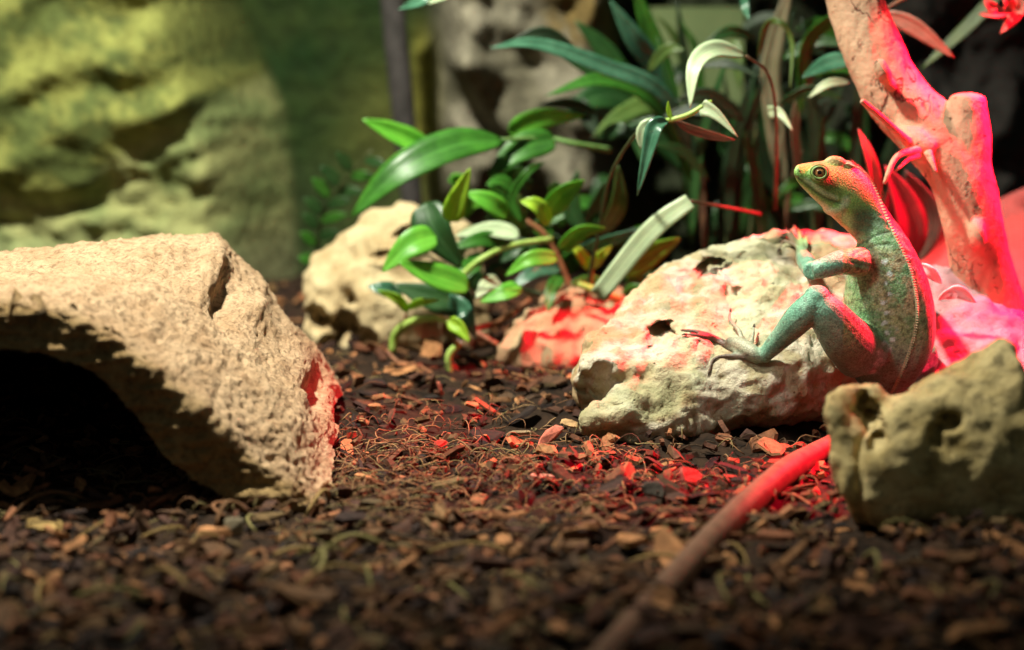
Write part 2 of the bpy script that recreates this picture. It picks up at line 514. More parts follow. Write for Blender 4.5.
m_pink = rock_mat('pale stone', (0.46, 0.30, 0.31), (0.34, 0.20, 0.21), (0.2, 0.10, 0.08), 1.0, 0.25)
pinkr, pinkr_bvh = rock('pale_stone', [
    [((914, 290, 1.33), (905, 420, 1.29), .008), ((928, 270, 1.34), (925, 440, 1.27), .03), ((955, 282, 1.35), (955, 450, 1.26), .04), ((985, 305, 1.35), (985, 455, 1.25), .045),
     ((1015, 335, 1.35), (1015, 455, 1.25), .045), ((1050, 360, 1.35), (1050, 455, 1.26), .04), ((1085, 395, 1.34), (1085, 450, 1.28), .02)]],
    m_pink, 0.003, 3, lambda v: 0.004 * fbm(v, 24, 3) + 0.003 * fbm(v, 90, 3))
tag(pinkr, 'pale rough stone at the foot of the branch, glowing pink', 'stone')
m_redlit = rock_mat('stone tinted lamp red', (0.50, 0.10, 0.09), (0.42, 0.08, 0.07), (0.15, 0.05, 0.04), 1.0, 0.2)  # red light of the heat lamp put into the stone's colour
smoothr, smoothr_bvh = rock('round_stone', [
    [((893, 285, 1.53), (893, 340, 1.50), .01), ((908, 258, 1.54), (905, 365, 1.48), .03), ((935, 240, 1.55), (935, 375, 1.47), .05), ((975, 222, 1.56), (975, 380, 1.46), .06), ((1010, 205, 1.56), (1010, 380, 1.46), .06),
     ((1050, 202, 1.56), (1050, 380, 1.46), .06), ((1095, 225, 1.56), (1095, 375, 1.47), .05), ((1120, 280, 1.55), (1120, 350, 1.49), .02)]],
    m_redlit, 0.004, 4, lambda v: 0.005 * fbm(v, 14, 3))
tag(smoothr, 'smooth round red-lit stone behind the branch', 'stone')

# ------------------------------------------------------------------ cave hide
m_hide = rock_mat('sandy hide', (0.62, 0.43, 0.26), (0.47, 0.30, 0.165), (0.20, 0.12, 0.06), 2.2, 0.75, bd=0.012, win=(0.36, 0.52), tint=True)
# stations along the arch: inner rim, outer rim, middle of the roof, top ridge, back foot
HS = [
    [(-330, 520, 1.00), (-350, 505, 1.00), (-350, 440, 1.10), (-330, 400, 1.24), (-300, 390, 1.40)],
    [(-250, 420, 1.01), (-265, 370, 1.01), (-260, 330, 1.10), (-240, 300, 1.28), (-220, 380, 1.48)],
    [(-120, 362, 1.02), (-130, 312, 1.02), (-120, 290, 1.12), (-100, 268, 1.31), (-90, 365, 1.52)],
    [(-10, 350, 1.03), (-15, 298, 1.03), (10, 280, 1.13), (30, 255, 1.33), (40, 355, 1.54)],
    [(45, 354, 1.03), (52, 306, 1.03), (85, 274, 1.13), (110, 244, 1.33), (120, 350, 1.54)],
    [(84, 366, 1.03), (105, 331, 1.03), (150, 284, 1.13), (180, 238, 1.33), (190, 350, 1.54)],
    [(128, 408, 1.03), (150, 364, 1.03), (192, 312, 1.12), (222, 243, 1.32), (240, 350, 1.52)],
    [(158, 444, 1.03), (188, 397, 1.03), (228, 350, 1.11), (247, 274, 1.30), (280, 352, 1.48)],
    [(196, 478, 1.03), (226, 432, 1.03), (264, 385, 1.10), (282, 315, 1.28), (310, 355, 1.44)],
    [(240, 502, 1.03), (266, 466, 1.035), (296, 420, 1.09), (312, 352, 1.25), (328, 365, 1.40)],
    [(290, 512, 1.035), (304, 492, 1.04), (318, 452, 1.09), (330, 385, 1.23), (338, 378, 1.36)],
    [(322, 520, 1.035), (332, 512, 1.04), (334, 470, 1.09), (337, 415, 1.21), (340, 392, 1.32)],
]
NU, NV, NR = 250, 170, 30
cols_u = [catmull(st_k, NU) for st_k in [[HS[i][k] for i in range(len(HS))] for k in range(5)]]
outer = []
for i in range(NU):
    pts = [P(*cols_u[k][i]) for k in range(5)]
    a_, b_, c_, d_, e_ = pts
    rb = b_ + (a_ - b_) * 0.18; rc = b_ + (c_ - b_) * 0.10
    rimp = [a_.lerp(rb, t / (NR - 1)) for t in range(NR)]
    edge = [rb * (1 - t) ** 2 + b_ * 2 * t * (1 - t) + rc * t * t for t in (k / 10 for k in range(1, 11))]
    roof = catmull([rc, c_, d_, e_], NV - NR - 10 + 1)[1:]
    outer.append(rimp + edge + [V(p) for p in roof])
flat = [p for row in outer for p in row]
def gi(i, j): return i * NV + j
faces = [(gi(i, j), gi(i, j + 1), gi(i + 1, j + 1), gi(i + 1, j)) for i in range(NU - 1) for j in range(NV - 1)]
ns = normals(flat, faces)
if sum(n.z for n in ns) < 0:
    faces = [f[::-1] for f in faces]; ns = [-n for n in ns]
res, htint = [], []
for idx, (p, n) in enumerate(zip(flat, ns)):
    j = idx % NV
    rf = sstep(NR - 4, NR + 14, j)
    d = 0.004 * fbm(p, 16, 3) + 0.0020 * fbm(p, 60, 4)
    g = fbm(p, 230, 4)
    d += rf * (0.0016 * g - 0.0016 * sstep(0.1, 0.45, fbm(p + V((5, 5, 5)), 170, 3)))
    d += (1 - rf) * (0.0045 * fbm((p.x * .5, p.y, p.z * 2.2), 70, 5) + 0.002 * fbm(p, 180, 4))
    px, py = proj(p)
    gs = lambda cx, cy, sx, sy: math.exp(-(((px - cx) / sx) ** 2 + ((py - cy) / sy) ** 2)) * rf
    d -= 0.011 * gs(226, 292, 9, 24)
    d += 0.006 * gs(212, 262, 14, 26)
    d += 0.005 * gs(255, 310, 14, 30)
    d -= 0.016 * gs(320, 390, 10, 18)
    d -= 0.004 * gs(130, 268, 60, 10)
    # inner lip wanders
    q = p + n * d
    if j < 8: q += (flat[gi(idx // NV, 12)] - p) * (0.25 * max(-0.6, fbm(p, 50, 3))) * (1 - j / 8)
    res.append(q)
    htint.append(mixc((0.62, 0.60, 0.42), (1, 1, 1), rf) if j < NR + 14 else (1, 1, 1))
ns2 = normals(res, faces)
TH = 0.010
N0 = len(res)
inn = [p - n * TH * (0.15 + 0.85 * sstep(0, 30, idx % NV)) for idx, (p, n) in enumerate(zip(res, ns2))]
allv = res + inn
af = list(faces) + [tuple(N0 + i for i in f[::-1]) for f in faces]
for i in range(NU - 1):
    af.append((gi(i, 0), gi(i + 1, 0), N0 + gi(i + 1, 0), N0 + gi(i, 0)))
    af.append((gi(i + 1, NV - 1), gi(i, NV - 1), N0 + gi(i, NV - 1), N0 + gi(i + 1, NV - 1)))
for j in range(NV - 1):
    af.append((gi(0, j + 1), gi(0, j), N0 + gi(0, j), N0 + gi(0, j + 1)))
    af.append((gi(NU - 1, j), gi(NU - 1, j + 1), N0 + gi(NU - 1, j + 1), N0 + gi(NU - 1, j)))
hide = mesh_obj('cave_hide', allv, af, m_hide, None, P(150, 470, 1.2), True, htint + htint)
tag(hide, 'sandy stone reptile cave with a black arched mouth, standing on the bark', 'hide')
hide_bvh = BVHTree.FromPolygons(allv, af)

# ------------------------------------------------------------------ forked branch
def bark_mat(name, base, alt, dark):
    m, nt, bs, out = new_mat(name)
    co = coords(nt)
    n = noise_n(nt, co, 40, 5)
    r = ramp(nt, [(0.35, alt), (0.6, base)]); nt.links.new(n, r.inputs[0])
    mp = nt.nodes.new('ShaderNodeMapping'); mp.inputs['Scale'].default_value = (1, 1, 0.45); nt.links.new(co, mp.inputs[0])
    v = nd(nt, 'ShaderNodeTexVoronoi', Scale=30, feature='DISTANCE_TO_EDGE'); 
    nz = nd(nt, 'ShaderNodeTexNoise', Scale=60.0, Detail=4.0); nt.links.new(mp.outputs[0], nz.inputs['Vector'])
    mv = nt.nodes.new('ShaderNodeMix'); mv.data_type = 'RGBA'; mv.inputs[0].default_value = 0.045
    nt.links.new(mp.outputs[0], mv.inputs[6]); nt.links.new(nz.outputs['Color'], mv.inputs[7])
    nt.links.new(mv.outputs[2], v.inputs['Vector'])
    rc = ramp(nt, [(0.008, (1, 1, 1)), (0.03, (0, 0, 0))]); nt.links.new(v.outputs['Distance'], rc.inputs[0])
    gate = ramp(nt, [(0.49, (0, 0, 0)), (0.58, (1, 1, 1))]); nt.links.new(noise_n(nt, co, 24, 2), gate.inputs[0])
    cr = addn(nt, rc.outputs[0], gate.outputs[0], 'MULTIPLY')
    sp = noise_n(nt, co, 160, 3)
    rs = ramp(nt, [(0.30, (1, 1, 1)), (0.37, (0, 0, 0))]); nt.links.new(sp, rs.inputs[0])
    cr2 = addn(nt, cr, addn(nt, rs.outputs[0], 0.7, 'MULTIPLY'), 'MAXIMUM')
    c = mixn(nt, cr2, r.outputs[0], dark)
    nt.links.new(c, bs.inputs['Base Color'])
    bs.inputs['Roughness'].default_value = 0.7
    bs.inputs['Specular IOR Level'].default_value = 0.25
    h = addn(nt, addn(nt, n, noise_n(nt, co, 220, 4)), addn(nt, cr2, -0.8, 'MULTIPLY'))
    bump(nt, bs, h, 0.6, 0.002)
    return m
m_bark = bark_mat('pale bark', (0.46, 0.30, 0.19), (0.36, 0.22, 0.135), (0.10, 0.04, 0.025))
broot = empty('forked_branch', P(1000, 420, 1.34))
tag(broot, 'thick pale forked branch leaning up behind the lizard, half lit red', 'branch')
mb = MB()
upper = [(838, -90, 1.36, 29), (850, -20, 1.35, 28), (868, 40, 1.34, 29), (895, 95, 1.33, 31), (930, 133, 1.32, 33), (958, 170, 1.31, 31), (972, 220, 1.31, 30), (982, 270, 1.32, 31), (995, 320, 1.33, 33), (1008, 370, 1.34, 36), (1015, 420, 1.36, 38)]
def px_tube(mb, path, n=None, seg=12):
    sm = catmull(path, n or len(path) * 5)
    mb.tube([P(*s[:3]) for s in sm], [max(0.00025, s[3] * S(s[2])) for s in sm], seg)
px_tube(mb, upper, 60, 24)
px_tube(mb, [(960, 190, 1.31, 26), (965, 150, 1.31, 26), (968, 118, 1.31, 21), (968, 97, 1.31, 17), (968, 94, 1.31, 14)], 16, 20)
px_tube(mb, [(976, 222, 1.29, 8), (977, 234, 1.287, 10), (978, 246, 1.29, 8)], 8, 12)
px_tube(mb, [(900, 125, 1.31, 8), (915, 142, 1.30, 13), (930, 150, 1.30, 14)], 8, 12)
px_tube(mb, [(878, 60, 1.30, 5), (884, 74, 1.30, 8), (888, 84, 1.31, 6)], 8, 12)
bvs, bns, bfs = remesh(mb, 0.0018, 6)
bvs = [v + n * (0.0012 * fbm((v.x, v.y, v.z * .4), 45, 2) + 0.0007 * fbm((v.x, v.y, v.z * .4), 160, 3)) for v, n in zip(bvs, bns)]
mesh_obj('stem', bvs, bfs, m_bark, broot)
branch_bvh = BVHTree.FromPolygons(bvs, bfs)
def px_part(name, path, mat, parent, n=None, seg=8):
    mb = MB(); px_tube(mb, path, n, seg); return mb.build(name, mat, parent)
for pth in ([(914, 148, 1.30, 6), (895, 130, 1.285, 4), (880, 116, 1.275, 3.2), (863, 102, 1.265, 2.8), (862, 101, 1.265, 1.2)],
            [(920, 150, 1.295, 5), (904, 153, 1.28, 3.6), (894, 160, 1.275, 3), (888, 174, 1.27, 2.6), (884, 184, 1.27, 1.4)],
            [(918, 156, 1.29, 3.6), (908, 160, 1.282, 2.4), (899, 168, 1.276, 1.6), (896, 171, 1.276, .8)],
            [(928, 152, 1.29, 4.5), (932, 162, 1.285, 3), (936, 172, 1.282, 1.2)]):
    px_part('twig', pth, m_bark, broot, 14)
# peeling bark scraps at the branch foot
m_peel = plain_mat('pale peeling bark', (0.75, 0.62, 0.60), (0.85, 0.75, 0.72), 150, 0.7)

# ------------------------------------------------------------------ leaves and plants
LM = {
    'mid': leaf_mat('mid green leaf', (0.022, 0.10, 0.010), (0.05, 0.20, 0.02)),
    'bright': leaf_mat('bright green leaf', (0.10, 0.38, 0.03), (0.17, 0.50, 0.045), trans=0.35),
    'lemon': leaf_mat('lemon green leaf', (0.30, 0.55, 0.03), (0.42, 0.66, 0.05), trans=0.4),
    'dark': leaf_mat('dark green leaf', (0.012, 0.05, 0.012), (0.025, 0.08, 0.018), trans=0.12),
    'olive': leaf_mat('olive leaf', (0.05, 0.10, 0.02), (0.09, 0.15, 0.03), trans=0.2),
    'teal': leaf_mat('teal glossy leaf', (0.035, 0.12, 0.065), (0.08, 0.22, 0.13), rough=0.22),
    'stripe': leaf_mat('pale striped leaf', (0.26, 0.40, 0.20), (0.40, 0.52, 0.30), stripes=0.45),
    'dry': leaf_mat('dry brown leaf', (0.10, 0.05, 0.03), (0.19, 0.09, 0.055), stripes=0.2, trans=0.25),
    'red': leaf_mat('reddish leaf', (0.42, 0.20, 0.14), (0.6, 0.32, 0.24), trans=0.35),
    'husk': leaf_mat('dark dry husk', (0.05, 0.025, 0.018), (0.10, 0.05, 0.035), stripes=0.2, trans=0.15),
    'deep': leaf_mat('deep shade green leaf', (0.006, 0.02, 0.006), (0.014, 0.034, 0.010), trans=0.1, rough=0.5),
    'khaki': leaf_mat('khaki strap leaf', (0.20, 0.19, 0.10), (0.28, 0.25, 0.15)),
}
m_stem = plain_mat('green stem', (0.22, 0.36, 0.06), (0.34, 0.46, 0.12), 120, 0.45)
m_stemr = plain_mat('red brown stem', (0.16, 0.06, 0.03), (0.28, 0.12, 0.05), 120, 0.5)
m_stemg = plain_mat('mid green stem', (0.08, 0.17, 0.04), (0.13, 0.24, 0.07), 120, 0.45)
m_stemb = plain_mat('brown stem', (0.06, 0.03, 0.015), (0.11, 0.055, 0.025), 120, 0.6)
m_stemd = plain_mat('dark stem', (0.025, 0.035, 0.012), (0.05, 0.06, 0.02), 120, 0.5)

PROF = {
    'lance': lambda t: math.sin(math.pi * min(1, t ** 0.85)) ** 0.8,
    'ovate': lambda t: (math.sin(math.pi * t ** 0.62)) ** 0.75,
    'strap': lambda t: min(1, (t * 6) ** 0.6) * (1 - t ** 5) ** 0.9 + 0.0,
    'tri': lambda t: min(1, t * 9) * (1 - t) ** 0.8 * 1.05,
    'blade': lambda t: min(1, 0.35 + t * 3) * (1 - t ** 3),
    'cut': lambda t: 0.55 + 0.45 * math.sin(math.pi * min(1, 0.15 + t * 0.6)),
}
def leaf(parent, path, width, mat, prof='lance', fold=0.35, roll=0.0, n=16, name='leaf', label=None, tip=False):
    """path: base -> tip in (px, py, distance); width = full width in px; roll tilts the blade out of the view plane"""
    sm = catmull(path, n)
    pts = [P(*s) for s in sm]
    verts, faces, uvs = [], [], []
    ac = (-1, -0.55, 0, 0.55, 1)
    for i, p in enumerate(pts):
        t = i / (n - 1)
        tan = (pts[min(i + 1, n - 1)] - pts[max(i - 1, 0)]).normalized()
        view = (CAM - p).normalized()
        nrm = (view - tan * view.dot(tan)).normalized()
        side = tan.cross(nrm).normalized()
        R = Matrix.Rotation(roll, 3, tan)
        side = R @ side; nrm = R @ nrm
        w = 0.5 * width * S(sm[i][2]) * max(0.015, PROF[prof](t)) / max(0.35, math.cos(roll))
        for a in ac:
            wob = 0.10 * w * fbm((t * 3, a, width), 2, 2)
            verts.append(p + side * w * a * math.cos(fold) + nrm * (w * abs(a) * math.sin(fold) + wob * abs(a)))
            uvs.append(((a + 1) / 2, t))
    m = len(ac)
    for i in range(n - 1):
        for k in range(m - 1):
            q = i * m + k
            faces.append((q, q + 1, q + m + 1, q + m))
    o = mesh_obj(name, verts, faces, LM[mat], parent, None, True, None, uvs)
    sol = o.modifiers.new('thick', 'SOLIDIFY'); sol.thickness = 0.0006; sol.offset = 0
    if label: o['label'] = label
    return o
def stem(parent, path, mat, name='stem', n=18, seg=8, label=None):
    o = px_part(name, path, mat, parent, n, seg)
    if label: o['label'] = label
    return o

# --- broad leaved plant between the two back rocks
bp = tag(empty('broadleaf_plant', G(548, 312)), 'bushy broad-leaved green plant growing between the pitted and the flat stone', 'plant')
L = lambda *a, **k: leaf(bp, *a, **k)
L([(505, 141, 1.50), (455, 146, 1.48), (400, 172, 1.46), (350, 218, 1.46)], 34, 'mid', 'lance', .25, .5, label='longest leaf, arching over the pitted rock')
L([(500, 142, 1.52), (450, 142, 1.52), (395, 166, 1.50), (352, 214, 1.50)], 30, 'bright', 'lance', .3, -.7)
L([(438, 155, 1.53), (402, 138, 1.52), (362, 119, 1.51)], 26, 'bright', 'lance', .6, .35)
L([(508, 133, 1.52), (540, 118, 1.52), (585, 116, 1.53)], 24, 'bright', 'ovate', .3, .3)
L([(556, 140, 1.52), (520, 150, 1.51), (488, 176, 1.50)], 30, 'mid', 'ovate', .3, .3)
L([(450, 222, 1.42), (457, 200, 1.415), (470, 168, 1.41)], 24, 'lemon', 'ovate', .3, .1, label='lemon green upright leaf')
L([(425, 203, 1.45), (436, 232, 1.44), (462, 268, 1.44)], 40, 'dark', 'ovate', .25, .2, label='dark shaded leaf')
L([(436, 236, 1.42), (410, 246, 1.41), (382, 272, 1.405)], 30, 'bright', 'ovate', .3, .3)
L([(470, 288, 1.42), (432, 276, 1.41), (398, 262, 1.40)], 28, 'bright', 'ovate', .35, .45)
L([(474, 300, 1.45), (440, 300, 1.44), (392, 284, 1.44)], 34, 'dark', 'ovate', .25, .3)
L([(402, 296, 1.46), (385, 290, 1.45), (367, 286, 1.45)], 18, 'teal', 'ovate', .3, .5)
L([(448, 308, 1.44), (464, 312, 1.43), (476, 340, 1.42)], 34, 'teal', 'tri', .2, .1, label='blue green pointed leaf')
L([(478, 252, 1.50), (470, 270, 1.47), (452, 292, 1.46)], 20, 'mid', 'lance', .3, .4)
L([(508, 216, 1.45), (488, 202, 1.44), (465, 192, 1.44)], 22, 'bright', 'ovate', .3, .4)
L([(520, 232, 1.49), (508, 212, 1.48), (489, 184, 1.47)], 26, 'mid', 'ovate', .25, .2)
L([(522, 224, 1.47), (512, 198, 1.47), (528, 172, 1.47), (545, 162, 1.48)], 9, 'mid', 'strap', .3, .2)
L([(520, 236, 1.47), (490, 230, 1.47), (455, 236, 1.46)], 17, 'stripe', 'ovate', .3, .5)
L([(505, 246, 1.48), (482, 240, 1.46), (446, 250, 1.45)], 18, 'mid', 'ovate', .3, .4)
L([(545, 215, 1.45), (562, 194, 1.44), (585, 180, 1.44)], 24, 'bright', 'ovate', .35, .5)
L([(550, 224, 1.43), (536, 206, 1.42), (520, 201, 1.42)], 18, 'lemon', 'ovate', .4, .4)
L([(552, 240, 1.50), (540, 226, 1.5), (562, 206, 1.5)], 18, 'mid', 'ovate', .4, .3)
L([(560, 250, 1.43), (580, 232, 1.42), (606, 228, 1.42)], 18, 'bright', 'ovate', .35, .5)
L([(558, 258, 1.42), (530, 260, 1.41), (505, 276, 1.41)], 18, 'bright', 'ovate', .35, .3)
L([(560, 268, 1.47), (535, 272, 1.45), (508, 292, 1.44)], 17, 'teal', 'ovate', .35, .4)
L([(560, 276, 1.46), (552, 292, 1.44), (548, 312, 1.43)], 16, 'mid', 'ovate', .35, .2)
L([(500, 282, 1.46), (488, 286, 1.44), (476, 298, 1.43)], 18, 'stripe', 'ovate', .3, .5)
L([(520, 286, 1.42), (504, 294, 1.41), (480, 302, 1.41)], 18, 'bright', 'ovate', .3, .5)
L([(590, 268, 1.47), (580, 254, 1.45), (572, 244, 1.45)], 13, 'lemon', 'ovate', .4, .3)
L([(590, 268, 1.47), (600, 256, 1.45), (612, 246, 1.45)], 12, 'lemon', 'ovate', .4, .3)
L([(575, 250, 1.48), (610, 240, 1.46), (652, 226, 1.45)], 12, 'teal', 'lance', .3, .4)
L([(618, 270, 1.46), (645, 256, 1.46), (680, 238, 1.46)], 30, 'bright', 'ovate', .3, .4)
L([(600, 240, 1.55), (596, 215, 1.53), (606, 180, 1.52)], 24, 'dark', 'lance', .3, .2)
L([(600, 235, 1.50), (618, 205, 1.48), (618, 165, 1.47)], 18, 'olive', 'lance', .3, .3)
L([(585, 235, 1.52), (570, 205, 1.52), (578, 170, 1.52)], 20, 'dark', 'lance', .3, .3)
L([(540, 255, 1.50), (520, 250, 1.50), (500, 262, 1.5)], 22, 'dark', 'ovate', .3, .3)
L([(690, 201, 1.36), (650, 232, 1.36), (598, 296, 1.37)], 21, 'stripe', 'cut', .15, .15, label='pale striped sword leaf reaching to the flat stone')
rl_ = random.Random(12)
for k in range(34):
    x = rl_.uniform(415, 640); y = rl_.uniform(185, 305)
    if y < 330 - (x - 400) * .9 and x < 450: continue
    a = rl_.uniform(-2.9, -0.2); ln = rl_.uniform(20, 42); d = rl_.uniform(1.49, 1.60)
    dx, dy = math.cos(a) * ln, math.sin(a) * ln * .7
    L([(x, y, d), (x + dx * .5, y + dy * .6 - 3, d - .006), (x + dx, y + dy + rl_.uniform(-2, 8), d - .014)], rl_.uniform(13, 24), rl_.choice(['dark', 'dark', 'mid', 'mid', 'bright', 'olive']), 'ovate', .3, rl_.uniform(-.5, .6), 10)
stem(bp, [(552, 239, 1.47, 3.2), (510, 246, 1.45, 3), (480, 260, 1.44, 3.5), (458, 280, 1.44, 4)], m_stem)
stem(bp, [(572, 292, 1.49, 3), (560, 262, 1.49, 3), (545, 235, 1.49, 3.2), (525, 220, 1.49, 2.5)], m_stemr, label='orange brown stem')
stem(bp, [(590, 295, 1.48, 3), (592, 270, 1.47, 2.4), (600, 240, 1.47, 2.2)], m_stem)
stem(bp, [(620, 300, 1.46, 4), (600, 292, 1.45, 4.5), (578, 284, 1.45, 3)], m_stem)
stem(bp, [(610, 150, 1.54, 3.4), (575, 144, 1.52, 3), (545, 138, 1.52, 2.4), (500, 140, 1.5, 2)], m_stemg)
stem(bp, [(560, 300, 1.50, 3), (520, 290, 1.5, 2.5), (480, 296, 1.47, 2.2), (440, 300, 1.45, 2)], m_stemd)
stem(bp, [(498, 345, 1.44, 3), (476, 330, 1.45, 3), (500, 322, 1.46, 3.2), (530, 300, 1.48, 3)], m_stemr)
stem(bp, [(760, 214, 1.42, 2), (725, 207, 1.38, 1.8), (690, 201, 1.36, 1.8)], m_stemb)

# --- sprout with arching stalk
sp = tag(empty('sprout', G(392, 352)), 'small yellow-green sprout with an arched stalk in front of the pitted rock', 'sprout')
stem(sp, [(392, 353, 1.44, 4), (396, 334, 1.44, 5), (412, 322, 1.43, 4.2), (434, 318, 1.42, 3.6), (452, 323, 1.41, 3.4)], m_stem, 'stalk')
stem(sp, [(460, 343, 1.41, 3.6), (450, 354, 1.41, 4.2), (449, 366, 1.41, 4), (452, 380, 1.41, 3.6)], m_stem, 'root_shoot')
leaf(sp, [(449, 320, 1.41), (460, 328, 1.405), (470, 342, 1.40)], 17, 'lemon', 'ovate', .5, .2, name='bud_leaf')
leaf(sp, [(452, 326, 1.41), (459, 336, 1.405), (462, 345, 1.40)], 9, 'dry', 'ovate', .4, .2, name='sheath')
leaf(sp, [(408, 312, 1.44), (398, 300, 1.43), (378, 290, 1.42)], 11, 'lemon', 'lance', .4, .2)
leaf(sp, [(406, 309, 1.44), (420, 302, 1.43), (440, 300, 1.42)], 9, 'lemon', 'lance', .4, .3)
stem(sp, [(404, 326, 1.44, 1.6), (406, 316, 1.44, 1.4), (408, 308, 1.44, 1.4)], m_stemr, 'leaf_stalk')
stem(sp, [(440, 378, 1.40, 2), (418, 366, 1.42, 2.2), (398, 362, 1.43, 2.2), (386, 350, 1.44, 2)], m_stemr, 'root')

# --- fern at the wall
fn = tag(empty('fern', G(330, 300)), 'dark green fern frond growing behind the pitted rock', 'fern')
stem(fn, [(332, 300, 1.68, 2), (318, 250, 1.66, 2), (330, 200, 1.64, 1.6), (372, 150, 1.62, 1)], m_stemd, 'frond_stalk')
for k, (x0_, y0_, x1_, y1_, w_) in enumerate([(316, 246, 300, 232, 11), (318, 238, 340, 232, 10), (318, 228, 302, 214, 12), (320, 222, 348, 214, 10), (322, 214, 304, 198, 12), (326, 206, 352, 200, 11),
                                             (330, 198, 312, 178, 13), (336, 192, 364, 192, 11), (340, 186, 320, 166, 13), (350, 176, 378, 178, 11), (352, 172, 336, 152, 12), (364, 160, 388, 166, 10),
                                             (316, 262, 298, 258, 11), (318, 266, 336, 258, 11)]):
    leaf(fn, [(x0_, y0_, 1.64), ((x0_ + x1_) / 2, (y0_ + y1_) / 2 - 1, 1.635), (x1_, y1_, 1.63)], w_, 'dark' if k % 3 else 'mid', 'lance', .2, .2, 8, 'leaflet')

# --- dark strap leaved plant behind, arching out
st = tag(empty('strap_leaf_plant', G(735, 285)), 'tall dark strap-leaved plant standing behind the big holey rock', 'plant')
A = lambda *a, **k: leaf(st, *a, **k)
A([(700, 190, 1.58), (665, 98, 1.55), (600, 66, 1.52), (535, 44, 1.50), (490, 48, 1.49)], 17, 'teal', 'lance', .3, .5, 24, label='longest glossy strap leaf')
A([(695, 190, 1.60), (660, 108, 1.57), (605, 80, 1.54), (545, 96, 1.52)], 18, 'mid', 'lance', .3, .5, 24)
A([(700, 190, 1.60), (655, 92, 1.58), (600, 74, 1.55), (560, 56, 1.53)], 20, 'dark', 'lance', .3, .4, 24)
A([(690, 180, 1.62), (658, 80, 1.60), (632, 38, 1.58), (610, 0, 1.57)], 24, 'teal', 'lance', .3, .5, 20)
A([(690, 180, 1.62), (664, 80, 1.62), (648, 30, 1.61), (632, -20, 1.60)], 22, 'mid', 'lance', .3, .4, 20)
A([(690, 180, 1.66), (640, 110, 1.64), (600, 96, 1.62), (560, 120, 1.60)], 34, 'dark', 'lance', .2, .3, 20)
A([(690, 170, 1.66), (630, 120, 1.65), (610, 60, 1.64), (575, 20, 1.63)], 28, 'dark', 'lance', .2, .3, 20)
A([(690, 170, 1.64), (660, 110, 1.6), (625, 115, 1.58), (590, 140, 1.56)], 24, 'olive', 'lance', .2, .4, 20)
A([(700, 150, 1.7), (690, 90, 1.7), (676, 40, 1.69), (655, 14, 1.68)], 9, 'olive', 'lance', .2, .3, 16)
A([(705, 150, 1.7), (700, 90, 1.7), (696, 50, 1.69), (680, 20, 1.68)], 9, 'mid', 'lance', .2, .3, 16)
A([(746, 56, 1.36), (716, 50, 1.35), (696, 66, 1.33), (690, 108, 1.32)], 20, 'stripe', 'lance', .35, .45, 20, label='pale striped leaf bent over at its tip')
stem(st, [(775, 210, 1.45, 2), (776, 120, 1.40, 1.6), (768, 74, 1.37, 1.5), (746, 56, 1.36, 1.6)], m_stemb, 'leaf_stalk')
A([(768, 112, 1.42), (780, 113, 1.41), (793, 131, 1.40)], 15, 'stripe', 'tri', .3, .2)
A([(758, 60, 1.48), (766, 26, 1.47), (780, 22, 1.46), (792, 42, 1.46), (790, 92, 1.45)], 6, 'olive', 'strap', .3, .3, 24)
A([(858, 60, 1.45), (830, 64, 1.45), (802, 78, 1.44)], 18, 'teal', 'lance', .3, .5)
A([(862, 70, 1.47), (840, 70, 1.46), (806, 74, 1.45)], 22, 'mid', 'lance', .3, .4)
A([(850, 82, 1.45), (828, 84, 1.44), (808, 98, 1.44)], 9, 'stripe', 'lance', .3, .4)
A([(800, 190, 1.58), (795, 120, 1.56), (808, 80, 1.55), (815, 62, 1.54)], 9, 'khaki', 'strap', .3, .3)
A([(785, 200, 1.6), (770, 90, 1.6), (775, 40, 1.6), (792, -20, 1.6)], 20, 'khaki', 'strap', .3, .3, label='khaki upright strap')
A([(746, -12, 1.48), (745, 4, 1.48), (749, 20, 1.47)], 9, 'teal', 'lance', .3, .3)
A([(800, 120, 1.55), (805, 50, 1.54), (830, 20, 1.52), (862, 12, 1.5)], 14, 'mid', 'lance', .3, .4, 20)
rs = random.Random(3)
for k in range(34):
    bx = rs.uniform(690, 890); ln = rs.uniform(90, 260); lean = rs.uniform(-55, 55)
    d = rs.uniform(1.56, 1.74)
    by = rs.uniform(235, 262)
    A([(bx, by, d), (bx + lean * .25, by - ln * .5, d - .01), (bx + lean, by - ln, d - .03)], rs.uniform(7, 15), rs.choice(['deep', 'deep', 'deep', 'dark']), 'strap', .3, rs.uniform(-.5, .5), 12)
for k in range(46):
    x = rs.uniform(570, 860); y = rs.uniform(30, 225); a = rs.choice([rs.uniform(-0.9, 0.4), rs.uniform(2.6, 3.9), rs.uniform(0.9, 2.0)])
    ln = rs.uniform(30, 80); d = rs.uniform(1.52, 1.72)
    dx, dy = math.cos(a) * ln, math.sin(a) * ln * .7
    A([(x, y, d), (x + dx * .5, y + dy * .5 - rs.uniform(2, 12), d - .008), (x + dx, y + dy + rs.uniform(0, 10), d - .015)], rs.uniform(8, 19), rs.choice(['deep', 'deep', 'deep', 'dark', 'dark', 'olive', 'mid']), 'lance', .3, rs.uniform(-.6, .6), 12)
for k, (x, t) in enumerate([(706, 170), (725, 150), (748, 120), (764, 160), (790, 150), (814, 130), (832, 150), (705, 130)]):
    stem(st, [(x, 262, 1.58, 2.6), (x + rs.uniform(-6, 6), (262 + t) / 2, 1.58, 2.4), (x + rs.uniform(-14, 14), t, 1.58, 2)], rs.choice([m_stemb, m_stemd, m_stemd]))

